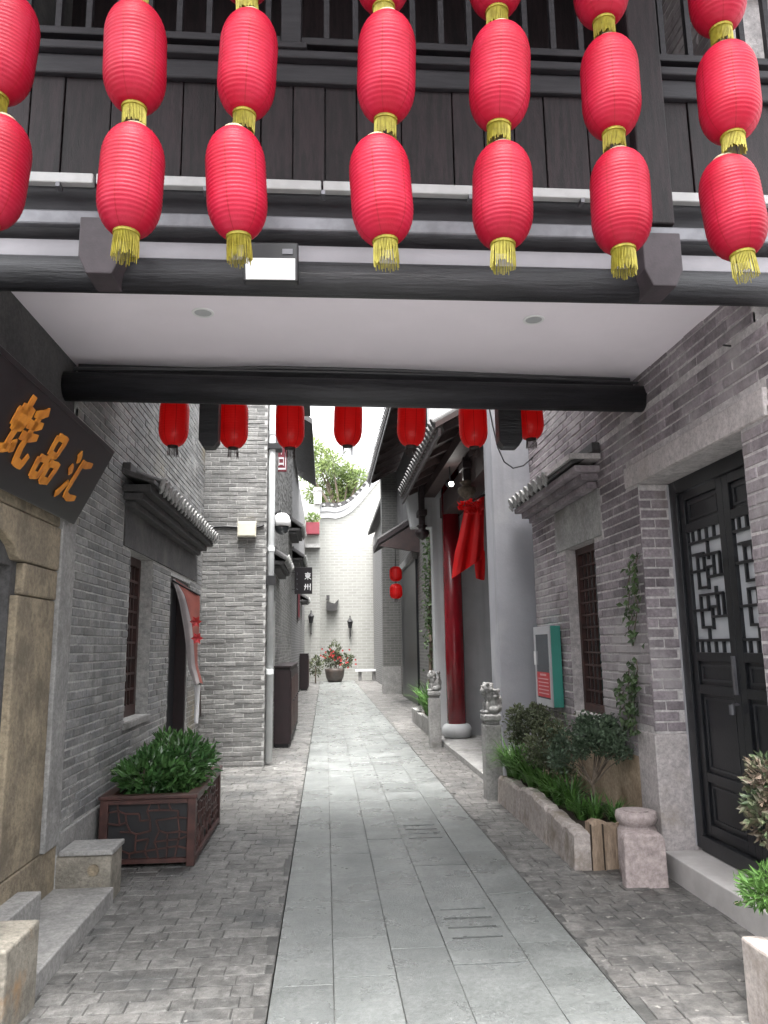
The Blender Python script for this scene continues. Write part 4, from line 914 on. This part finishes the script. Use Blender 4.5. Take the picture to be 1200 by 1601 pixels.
clumpgrass('strap_leaf_plant', 'bright green strap leaf plant spilling over the planter beside the stone lion post', [(1.86, 7.62, .27), (1.90, 7.4, .27), (1.84, 7.8, .26), (1.88, 7.15, .27), (2.0, 7.55, .3)], 75, .50, .024, MT['blade'], 3)
clumpgrass('strap_leaf_plant', 'strap leaf plant in the middle of the stone planter', [(1.92, 6.5, .25), (1.95, 6.25, .25), (1.9, 6.8, .25)], 70, .38, .020, MT['blade'], 4)
clumpgrass('strap_leaf_plant', 'low strap leaf plant at the brown carved end of the planter', [(2.0, 5.85, .24), (2.12, 5.75, .24), (1.93, 5.95, .24)], 70, .26, .015, MT['blade'], 5)
# stone stool: slab and drum
r = random.Random(5)
so_ = thing('stone_slab', 'upright pink stone slab leaning before the round stone drum', 'stone', (2.06, 5.16, 0))
MB().prism([(1.925, 5.10, -.02), (2.20, 5.08, -.02), (2.205, 5.10, .28), (2.185, 5.105, .315), (1.945, 5.115, .325), (1.93, 5.11, .29)], (.0, .085, .01)).build('block', MT['pinkstone'], so_, bevel=.012)
dm_ = thing('stone_drum', 'squat round stone drum at the near end of the planter', 'stone', (2.10, 5.34, 0))
MB().lathe([(.13, -.02), (.135, .1), (.13, .30), (.115, .325), (.115, .34), (.135, .355), (.14, .385), (.135, .415), (.125, .42)], (2.115, 5.345, 0), 28).build('drum', MT['pinkstone'], dm_, smooth=True, bevel=0)
MB().lathe([(.085, .419), (.085, .426), (.07, .428)], (2.115, 5.345, 0), 24).build('top_disc', MT['pinkstone'], dm_)
# near right planter and plants
NP = thing('stone_planter', 'pale rough stone planter beside the white door step', 'planter', (2.0, 2.8, 0))
for a_, b_, nm in (((1.745, 2.3, -.03), (1.84, 3.36, .325), 'stone_slab'), ((1.842, 3.27, -.03), (2.28, 3.36, .32), 'stone_slab'), ((1.842, 2.3, -.03), (2.28, 2.39, .32), 'stone_slab')):
    box(nm, a_, b_, MT['palestone'], NP, .012)
box('soil', (1.84, 2.39, 0), (2.28, 3.27, .26), MT['soil'], NP)
t_ = thing('fern_plant', 'light green feathery plant in the pale planter before the black door', 'plant', (2.1, 3.15, .26)); q = random.Random(6); mb = MB()
for px_, py_, n in ((1185, 1392, 160), (1198, 1400, 200), (1205, 1375, 200)): clump(mb, P3(px_, py_, 3.35), (.07, .12, .045), n, .05, .014, q, .2, .2)
for k in range(14): leaf(mb, Vector(P3(1148+k*3.2, 1412-k*.8+q.uniform(-3, 3), 3.36)), rv(q), Vector((0, -1, 0)), .03, .016)
for c_, n in (((2.08, 2.95, .36), 320), ((2.05, 2.65, .34), 260), ((2.14, 3.14, .34), 220)): clump(mb, c_, (.13, .16, .09), n, .06, .016, q, .2, .3)
mb.build('leaves', MT['fern'], t_); MB().tube([(2.1, 3.15, .24), Vector(P3(1200, 1400, 3.35))], .006, 6).tube([Vector(P3(1148, 1413, 3.36)), Vector(P3(1200, 1402, 3.35))], .003, 5).build('stem', MT['bark'], t_)
t_ = thing('bronze_shrub', 'bronze leaved shrub beside the black lattice door', 'shrub', (2.15, 3.1, .26)); mb = MB()
for px_, py_, n, rd in ((1205, 1215, 300, .09), (1210, 1255, 420, .11), (1203, 1290, 260, .08)): clump(mb, P3(px_, py_, 3.45), (rd, .14, rd), n, .045, .026, q, .4, .2)
for c_, n in (((2.2, 3.2, .55), 160), ((2.17, 2.95, .62), 260), ((2.2, 2.85, .9), 260)): clump(mb, c_, (.11, .13, .14), n, .045, .026, q, .3, .2)
mb.build('leaves', MT['redleaf'], t_); MB().tube([(2.15, 3.1, .24), (2.2, 3.3, .6), Vector(P3(1210, 1230, 3.45))], [.012, .009, .004], 6).build('stem', MT['bark'], t_)

# ================================================================== RIGHT TEMPLE-STYLE PORCH HOUSE
HP = thing('porch_house', 'grey plastered house with red columned porch under deep tiled eaves', 'house', (2.6, 10.5, 0))
p0x = 1.90
box('near_pier', (p0x, 8.365, -.02), (4.4, 8.80, 7.2), MT['plaster'], HP, .006)
box('far_pier', (1.86, 13.05, -.02), (4.4, 13.35, 6.5), MT['plasterP'], HP, .006)
box('porch_back_wall', (3.1, 8.802, .05), (3.3, 13.048, 5.5), MT['plaster'], HP)
box('platform', (1.83, 8.802, -.05), (3.1, 13.045, .075), MT['stone'], HP, .008)
dd = box('door', (3.06, 10.0, .08), (3.098, 11.8, 2.6), MT['maroon'], HP)
for y_ in (10.45, 11.35): box('door_panel', (3.045, y_-.35, .3), (3.059, y_+.35, 2.4), MT['column'], dd, .004)
for (cx, cy) in ((2.30, 9.35), (2.135, 12.72)):
    c_ = MB().lathe([(.155, .29), (.158, 1.5), (.15, 4.6)], (cx, cy, 0), 28).build('column', MT['column'], HP, smooth=True)
    MB().lathe([(.15, .076), (.21, .085), (.245, .15), (.245, .22), (.21, .28), (.17, .30)], (cx, cy, 0), 28).build('column_base', MT['plasterP'], c_, smooth=True)
MB().box((2.0, 8.802, 3.75), (2.3, 13.04, 4.1)).box((1.72, 8.802, 4.12), (1.92, 13.04, 4.28)).build('lintel_beam', MT['soffit'], HP)
for y_ in (8.95, 9.6, 10.3, 11.0, 11.7, 12.4, 13.0): MB().bar((1.45, y_, 4.19), (3.1, y_, 4.95), .07, .09).build('rafter', MT['soffit'], HP)
def big_roof(par, xe, ze, xr, zr, y0, y1, pitch, lift=0.0):
    rf = MB().prism([(xe, y0, ze), (xr, y0, zr), (xr, y0, zr-.09), (xe, y0, ze-.07)], (0, y1-y0, 0)).build('roof', MT['soffit'], par)
    sl = Vector((xr-xe, 0, zr-ze)); rr = pitch*.3; nn = Vector((-(zr-ze), 0, xr-xe)).normalized()
    pts = [Vector((xe, -rr*math.cos(math.pi*i/6), ze+.004))+nn*(rr*math.sin(math.pi*i/6)) for i in range(7)]
    tme = MB().prism(pts, sl).mesh('roof_tile', MT['tile'])
    e = -sl.normalized()*.02; ep = [Vector((xe, rr*1.1*math.cos(k*math.pi/5), ze))+nn*(rr*1.1*math.sin(k*math.pi/5)+.02) for k in range(10)]
    eme = MB().prism(ep, e).mesh('tile_end', MT['tile'])
    dme = MB().prism([Vector((xe+.004, k, ze))+nn*q_ for k, q_ in ((-.06, .01), (.06, .01), (.05, -.05), (0, -.09), (-.05, -.05))], e).mesh('drip_tile', MT['tilend'])
    for k in range(int((y1-y0)/pitch)):
        y = y0+pitch*(k+.5)
        for me, yy in ((tme, y), (eme, y), (dme, y+pitch/2)):
            o = bpy.data.objects.new(me.name, me); COL.objects.link(o); o.parent = rf; o.location = (0, yy, random.uniform(-.004, .004))
    box('eave_board', (xe+.03, y0, ze-.17), (xe+.06, y1, ze-.075), MT['maroon'], rf)
    return rf
big_roof(HP, 1.33, 4.22, 3.3, 5.35, 8.81, 13.3, .2)
MB().prism([(1.5, 13.05, 3.6), (1.86, 13.05, 3.6), (1.86, 13.05, 4.5), (1.4, 13.05, 4.3)], (0, .28, 0)).build('eave_corbel', MT['plasterP'], HP, bevel=.006)
def bud(x_, y_, z_, s, label):
    t = thing('hanging_bud_post', label, 'ornament', (x_, y_, z_))
    MB().lathe([(.01, 0), (.09, .06), (.13, .12), (.12, .17), (.06, .2), (.07, .23), (.10, .25), (.05, .28)], (x_, y_, z_), 16).build('lotus_bud', MT['bark'] if s > .95 else MT['maroon'], t, smooth=True)
    MB().box((x_-.05, y_-.05, z_+.27), (x_+.05, y_+.05, 4.3)).build('short_post', MT['maroon'], t, bevel=.006)
    MB().box((x_-.075, y_-.16, z_+.42), (x_+.075, y_+.16, z_+.52)).build('carved_arm', MT['maroon'], t, bevel=.01)
q_ = pY(730, 782, 10.2); bud(q_.x, q_.y, q_.z, 1, 'brown lotus bud post hanging under the porch eaves above the red cloth')
q_ = pY(672, 845, 12.9); bud(1.66, 12.9, q_.z, .9, 'maroon lotus bud post hanging at the far end of the porch eaves')
bl = thing('eave_lamp', 'small lit spotlight under the dark porch eaves', 'lamp', tuple(pY(705, 757, 10.6)))
q_ = pY(705, 757, 10.6)
MB().ball((q_.x, q_.y-.02, q_.z), .032, 12, 8).build('bulb', MT['bulb'], bl, smooth=True)
MB().tube([(q_.x, q_.y+.02, q_.z), (q_.x+.0, q_.y+.14, q_.z+.04)], [.035, .06], 14).tube([(q_.x, q_.y+.1, q_.z+.03), (q_.x, q_.y+.1, 4.75)], .010, 6).build('lamp_housing', MT['black'], bl)
# red cloth
rc = thing('red_cloth', 'bright red silk cloth draped between the porch columns', 'cloth', (2.1, 10.4, 3.2))
def rows(prs, Yp): return [pY(a, b_, Yp) for a, b_ in prs]
cl = sheet(rows([(726, 793), (722, 815), (717, 840), (711, 865), (708, 888), (706, 905)], 10.6), rows([(757, 775), (757, 797), (757, 818), (757, 840), (757, 858), (756, 872)], 10.5), 44, 2.1, .05, .9, (0, 1, 0))
cloth(cl, 'hanging_cloth', MT['redsilk'], rc, .004)
cloth(sheet(rows([(741, 862), (742, 885), (744, 905)], 10.7), rows([(758, 860), (758, 885), (757, 908)], 10.65), 8, 1.4, .03, 1, (0, 1, 0)), 'cloth_tail', MT['redsilk'], rc, .004)
q_ = pY(733, 792, 10.45); mb = MB(); rr = random.Random(9)
for k in range(60):
    d = rv(rr); d.y = -abs(d.y); leaf(mb, Vector(q_)+Vector((rr.uniform(-.12, .14), 0, rr.uniform(-.06, .05))), d, rv(rr), .10, .07, .1)
mb.build('ruffle', MT['redsilk'], rc)
MB().tube([pY(718, 790, 10.62), pY(762, 772, 10.5)], .018, 8).build('hanging_rod', MT['maroon'], rc)
# wires on the pier
tag(MB().tube([Vector(p) for p in rows([(765, 640), (770, 665), (778, 700), (788, 722), (802, 732), (818, 728), (833, 715), (850, 690), (880, 660), (905, 638)], 8.2)], .008, 6).build('hanging_wire', MT['black']), 'thin black wire sagging across the grey plaster pier', 'cable')

# stone lion posts
def lion_post(cx, cy, label):
    t = thing('lion_post', label, 'stone post', (cx, cy, 0)); s = .088
    box('shaft', (cx-s, cy-s, -.02), (cx+s, cy+s, .74), MT['stone'], t, .01)
    box('neck', (cx-s*.86, cy-s*.86, .742), (cx+s*.86, cy+s*.86, .77), MT['stone'], t, .004)
    cp = MB().lathe([(s*1.25, .772), (s*1.5, .79), (s*1.5, .83), (s*1.2, .85)], (0, 0, 0), 4)
    R_ = Matrix.Rotation(math.pi/4, 3, 'Z'); cp.v = [tuple(R_@Vector(v)+Vector((cx, cy, 0))) for v in cp.v]; cp.build('cap', MT['stone'], t, bevel=.004)
    b_ = MB(); z = .85; f = Vector((-1, -.15, 0)).normalized(); sd2 = Vector((-f.y, f.x, 0)); C_ = Vector((cx, cy, z))
    def bl_(a, k, h, rr): p = C_+(f*a+sd2*k+Vector((0, 0, h)))*1.22; b_.ball(tuple(p), [v*1.22 for v in (rr if isinstance(rr, tuple) else (rr,)*3)], 12, 8)
    bl_(-.025, 0, .085, (.062, .06, .085)); bl_(-.04, 0, .045, (.065, .07, .05))
    for k in (-1, 1):
        bl_(.04, k*.036, .05, (.018, .018, .055)); bl_(.055, k*.038, .012, (.028, .022, .016)); bl_(-.01, k*.055, .03, (.045, .022, .032)); bl_(.035, k*.04, .245, (.014, .016, .018)); bl_(.065, k*.018, .225, (.012, .012, .012))
    bl_(.005, 0, .14, (.05, .055, .06)); bl_(.02, 0, .205, (.056, .056, .056)); bl_(.062, 0, .19, (.028, .034, .028)); bl_(.06, 0, .165, (.022, .028, .014))
    rr = random.Random(int(cy*10))
    for _ in range(16):
        a = rr.uniform(0, 2*math.pi); bl_(-.01+.05*math.cos(a)-.015, .056*math.sin(a), rr.uniform(.13, .24), .018)
    bl_(-.085, 0, .10, (.022, .022, .05))
    o = b_.build('lion', MT['stone'], t, smooth=True); m_ = o.modifiers.new('remesh', 'REMESH'); m_.mode = 'VOXEL'; m_.voxel_size = .006; m_.use_smooth_shade = True
lion_post(1.715, 8.08, 'stone post topped by a seated lion at the end of the stone planter')
lion_post(1.70, 12.22, 'stone post topped by a seated lion beside the red column drum base')
# fern planter beyond second post
FP = thing('stone_planter', 'low stone planter beyond the far lion post', 'planter', (1.95, 14.5, 0))
for k in range(4): box('stone_slab', (1.80, 12.95+k*.85, -.03), (1.90, 13.78+k*.85, .26+.02*(k % 2)), MT['stone'], FP, .01)
box('soil', (1.89, 13.36, 0), (2.45, 16.3, .2), MT['soil'], FP)
clumpgrass('fern_plant', 'bright green arching fern beside the far lion post', [(1.95, 13.5, .22), (2.0, 13.9, .25), (1.92, 14.4, .22), (2.05, 14.8, .25), (2.0, 15.4, .22)], 60, .8, .045, MT['fern'], 12, sp=.8)

# ================================================================== RIGHT FARTHER HOUSES
H2 = thing('old_house', 'dark grey brick house with broad eaves beyond the porch house', 'house', (3, 19, 0))
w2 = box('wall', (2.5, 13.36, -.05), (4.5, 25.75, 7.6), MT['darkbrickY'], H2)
big_roof(H2, 1.50, 7.25, 3.6, 8.4, 15.2, 26.2, .26)
box('shaded_upper_wall', (2.44, 13.4, 4.9), (2.498, 25.7, 7.5), MT['darkplaster'], H2)  # dark sheet with the eaves' shade put into its colour
for k in range(9): MB().bar((1.6, 15.4+k*1.3, 7.18), (2.5, 15.4+k*1.3, 7.68), .08, .1).build('rafter', MT['soffit'], H2)
box('recess_shade_panel', (2.44, 20.6, 0), (2.499, 24.6, 3.9), MT['door'], H2)  # flat dark panel stands in for a shaded recess at the door
MB().box((2.35, 20.5, 3.9), (2.499, 24.7, 4.1)).build('door_lintel', MT['stone'], H2)
cn = MB().prism([(1.40, 20.0, 4.36), (2.55, 20.0, 5.08), (2.55, 20.0, 4.96), (1.40, 20.0, 4.24)], (0, 2.2, 0)).build('canopy', MT['maroon'], H2)
tme = MB().prism([(1.38, -.07, 4.365), (1.38, .07, 4.365), (1.38, .045, 4.42), (1.38, -.045, 4.42)], (1.15, 0, .72)).mesh('roof_tile', MT['tile'])
for k in range(10):
    o = bpy.data.objects.new('roof_tile', tme); COL.objects.link(o); o.parent = cn; o.location = (0, 20.12+k*.21, .0)
MB().prism([(1.42, 20.0, 4.19), (2.5, 20.0, 4.86), (2.5, 20.0, 4.0), (2.0, 20.0, 4.1)], (0, .14, 0)).build('canopy_bracket', MT['soffit'], H2)
vn = thing('vine', 'old leafy vine climbing the dark brick beside the red column', 'vine', (2.42, 17.2, 0)); q = random.Random(14); mb = MB()
vp = [pX(672+q.uniform(-2, 2), 1075-k*24, 2.44) for k in range(11)]; vp[0].z = 0
MB().tube(vp, [.05-.003*k for k in range(11)], 8).build('stem', MT['bark'], vn)
for k in range(420):
    p = vp[q.randrange(3, 11)]; leaf(mb, p+Vector((q.uniform(-.12, .03), q.gauss(0, .3), q.gauss(0, .35))), rv(q), Vector((-1, 0, .3)), .1, .07)
mb.build('leaves', MT['ivy'], vn)
lb3 = MB().lathe(lantern_profile(.17, .40, 8), (0, 0, 0), 20).mesh('lantern', MT['lamp_red_backlit'])
ls = thing('lantern_string', 'two small red lanterns hanging one below the other under the far canopy', 'lantern string', tuple(pY(619, 936, 20.6)))
for k in range(2): link('lantern', lb3, ls, loc=(0, 0, k*.47))
link('cord', MB().tube([(0, 0, .4), (0, 0, 1.95)], .01, 5).mesh('cord', MT['iron']), ls, loc=(0, 0, 0)); link('fringe', fr_d, ls, loc=(0, 0, -.01))
H3 = thing('old_house', 'far grey brick house whose pilaster stands against the pale end wall', 'house', (2.6, 30, 0))
box('pilaster', (1.93, 25.8, -.05), (2.7, 26.3, 8.6), MT['shadebrickX'], H3)
box('plinth', (1.90, 25.77, -.05), (2.53, 26.3, .9), MT['stone'], H3)
box('wall', (2.3, 26.3, -.05), (4.5, 36.9, 6.8), MT['farbrickY'], H3)
box('window', (2.27, 27.2, 1.0), (2.31, 28.2, 2.8), MT['brown'], H3)
MB().prism([(1.98, 26.3, 6.85), (3.6, 26.3, 7.6), (3.6, 26.3, 7.4), (1.98, 26.3, 6.7)], (0, 9, 0)).build('roof', MT['tile'], H3)

# ================================================================== END WALL
EW = thing('gable_wall', 'tall pale brick gable wall with curved tiled coping closing the alley', 'wall', (1.2, 37, 0))
prof = [(-.30, 8.1), (.14, 8.13), (.5, 8.08), (.9, 8.2), (1.3, 8.45), (1.7, 8.85), (2.1, 9.35), (2.6, 9.95), (3.2, 10.5), (4.4, 10.9)]
MB().prism([(x_, 37, z_) for x_, z_ in [(-.30, -.05)]+prof+[(4.4, -.05)]], (0, .4, 0)).build('wall', MT['endbrick'], EW)
def ribbon(dz0, dz1, y0, y1, m, name):
    mb = MB(); vs = []; fs = []
    for x_, z_ in prof: vs += [(x_, y0, z_+dz0), (x_, y0, z_+dz1), (x_, y1, z_+dz1), (x_, y1, z_+dz0)]
    for i in range(len(prof)-1):
        for k in range(4): j = (k+1) % 4; fs.append((i*4+k, i*4+j, i*4+4+j, i*4+4+k))
    fs += [(0,1,2,3), tuple((len(prof)-1)*4+k for k in (3,2,1,0))]
    return mb.add(vs, fs).build(name, m, EW)
ribbon(-.30, -.001, 36.93, 36.998, MT['white'], 'limewash_band'); ribbon(.0, .20, 36.8, 37.6, MT['plasterP'], 'coping'); 
ct = ribbon(.205, .46, 36.9, 37.5, MT['tile'], 'coping_ridge')
for i in range(len(prof)-1):
    (xa, za), (xb, zb) = prof[i], prof[i+1]; n = max(1, int(math.hypot(xb-xa, zb-za)/.26))
    for k in range(n):
        t = (k+.5)/n; x_, z_ = xa+(xb-xa)*t, za+(zb-za)*t; MB().ball((x_, 36.86, z_+.32), (.08, .05, .07), 8, 6).build('coping_tile', MT['tilend'], EW)
LPW = thing('brick_pillar', 'pale brick corner pillar left of the gable wall', 'pillar', (-.6, 36, 0))
box('shaft', (-1.6, 35.9, -.05), (-.27, 36.9, 8.3), MT['endbrick'], LPW)
box('cap', (-.55, 35.8, 8.31), (-.2, 36.95, 9.1), MT['white'], LPW, .02)
box('cap_moulding', (-.6, 35.75, 8.9), (-.15, 36.98, 9.0), MT['stone'], LPW)
fbx = thing('flower_box', 'maroon flower box high on the pale brick pillar', 'flower box', (-.65, 35.7, 7.1)); q0, q1 = pY(478, 845, 35.6), pY(499, 820, 35.6)
box('box', (q0.x, 35.5, q0.z+.3), (q1.x, 35.88, q1.z+.1), MT['signred'], fbx, .01); mb = MB(); clump(mb, ((q0.x+q1.x)/2, 35.65, q1.z+.3), (.32, .15, .25), 160, .16, .08, q, .2); mb.build('plants', MT['tree'], fbx)
box('shelf', (q0.x-.03, 35.45, q0.z-.35), (q1.x+.03, 35.895, q0.z-.2), MT['stone'], fbx)
for (px_, py_, nm, lb_) in ((547, 960, 'wall_lamp', 'black lantern lamp on the pale gable wall'), (486, 952, 'wall_lamp', 'black lantern lamp on the pale brick pillar'), ):
    Yq = 36.8 if px_ > 500 else 35.7; p = pY(px_, py_+22, Yq); t = thing('wall_lamp', lb_, 'lamp', tuple(p))
    MB().lathe([(.08, 0), (.13, .28), (.15, .3), (.02, .5), (.03, .55), (.005, .6)], p, 8).build('lamp_housing', MT['iron'], t)
    MB().tube([(p.x, p.y, p.z), (p.x, p.y, p.z-.4), (p.x, Yq+.22, p.z-.5)], .025, 6).build('bracket', MT['iron'], t)
nc = thing('roof_finial', 'small dark tiled niche canopy on the pale gable wall', 'canopy', tuple(pY(518, 955, 36.8)))
p, q_ = pY(510, 955, 36.7), pY(526, 940, 36.7)
MB().prism([(p.x, 36.7, p.z), (q_.x, 36.7, p.z), (q_.x+.1, 36.7, q_.z+.1), (q_.x-.1, 36.7, q_.z-.1), (p.x, 36.7, q_.z)], (0, .29, 0)).build('roof', MT['tile'], nc)
box('finial', (p.x, 36.75, q_.z+.1), (p.x+.15, 36.95, q_.z+.3), MT['tile'], nc)
# flower pot
fp_ = thing('flower_pot', 'large round brown glazed pot at the end of the alley', 'pot', (.42, 36.0, 0)); c0 = pZ(523, 1066)
fc = (c0.x, 35.6, 0)
MB().lathe([(.30, 0), (.40, .2), (.44, .45), (.46, .58), (.42, .6), (.40, .55)], fc, 24).build('bowl', MT['clay'], fp_, smooth=True)
fpl = thing('flowering_shrub', 'shrub with red flowers in the round brown pot', 'shrub', (fc[0], fc[1], .55)); mb = MB(); fm = MB(); q = random.Random(17)
for c, rad, n in (((fc[0]-.1, fc[1], 1.05), (.4, .35, .35), 260), ((fc[0]+.45, fc[1], .95), (.4, .3, .3), 200), ((fc[0], fc[1], 1.45), (.25, .25, .35), 120)): clump(mb, c, rad, n, .17, .08, q, .3)

mb.build('leaves', MT['leafolive'], fpl); 
for k in range(34):
    fp3 = Vector((fc[0]+q.gauss(-.12, .35) if k < 22 else fc[0]+q.gauss(.55, .2), fc[1]-.25+q.uniform(-.1, .1), q.gauss(1.2, .16) if k < 22 else q.gauss(.9, .16))); fm = MB()
    for j in range(5): a_ = j*2*math.pi/5; leaf(fm, fp3, Vector((math.cos(a_), -.5, math.sin(a_))), Vector((0, -1, 0)), .065, .055)
    fm.build('flower', MT['flower'], fpl)
tbm = MB()
for k in range(6): tbm.tube([fc, (fc[0]+q.uniform(-.2, .3), fc[1], .7), (fc[0]+q.uniform(-.4, .6), fc[1], 1.2)], [.03, .02, .01], 5)
tbm.build('stems', MT['bark'], fpl)
sp2 = thing('small_shrub', 'small reddish shrub at the foot of the pale brick pillar', 'shrub', (-.45, 34.5, 0)); mb = MB(); clump(mb, (-.45, 34.6, .75), (.3, .3, .4), 220, .15, .08, q, .3); mb.build('leaves', MT['leafolive'], sp2); MB().tube([(-.45, 34.6, 0), (-.45, 34.6, .7)], .03, 6).build('stem', MT['bark'], sp2)
bn = thing('stone_bench', 'white stone bench at the foot of the gable wall', 'bench', (2.0, 36, 0)); p, q_ = pY(555, 1045, 36), pY(592, 1045, 36)
box('seat', (p.x, 35.8, .42), (q_.x, 36.3, .52), MT['white'], bn, .02)
for x_ in (p.x+.15, q_.x-.3): box('leg', (x_, 35.9, 0), (x_+.15, 36.2, .418), MT['stone'], bn)
# ================================================================== TREE AND FAR BUILDING
TR = thing('tree', 'pale green leafy tree rising behind the curved gable wall', 'tree', (.8, 43, 0)); q = random.Random(19); mb = MB(); tb = MB()
tp = Vector((.9, 43, 8.2)); tb.tube([(.9, 43, -.05), (.95, 43, 4), tp], [.28, .22, .16], 10)
for (px_, py_, s) in ((500, 715, .9), (510, 745, 1.0), (535, 755, .95), (492, 770, .8), (525, 785, .9), (555, 775, .8), (545, 740, .7), (500, 795, .8), (575, 770, .5), (480, 735, .7), (520, 725, .9), (560, 750, .8), (487, 700, .7), (530, 770, .9)):
    c = pY(px_, py_, 43+q.uniform(-1, 1)); tb.tube([tp, tp.lerp(c, .5)+Vector((0, 0, .2)), c], [.12, .07, .02], 6); clump(mb, c, (s*.85, s*.8, s*.75), int(520*s), .36, .075, q, .2, -.25)
mb.build('crown', MT['tree'], TR); tb.build('trunk', MT['bark'], TR)
FB = thing('apartment_block', 'pale distant apartment block beyond the tree with grey balcony bands', 'building', (3, 75, 0))
fbw = box('wall', (-8, 75, -.05), (12, 85, 25), MT['facade'], FB)
for k in range(7):
    z = 3.5+k*3
    box('balcony_band', (2.5, 74.2, z), (11.5, 74.99, z+1.0), MT['plasterP'], fbw)
    for j in range(5): box('window', (-6+j*1.9, 74.93, z+.6), (-4.8+j*1.9, 74.99, z+2.0), MT['alu'], fbw)

# ================================================================== ADDED UNSEEN HOUSES BEHIND THE VIEWER (cut sky light on the near facade)
for nm_, lb_, a_, b_ in (('added_house', 'unseen plastered house added behind the viewer on the plaque side', (-7.5, -14.0, -.05), (-3.6, .6, 4.2)), ('added_house', 'unseen plastered house added behind the viewer on the lattice door side', (4.4, -14.0, -.05), (8.0, .6, 4.2)), ('added_house', 'unseen plastered house added to close the alley behind the viewer', (-7.5, -19.0, -.05), (8.0, -14.3, 5.0))):
    t = thing(nm_, lb_, 'house', ((a_[0]+b_[0])/2, (a_[1]+b_[1])/2, 0))
    box('wall', a_, b_, MT['plasterP'], t)
    box('roof_slab', (a_[0]-.3, a_[1]-.1, b_[2]+.002), (b_[0]+.3, b_[1]+.1, b_[2]+.15), MT['tile'], t)
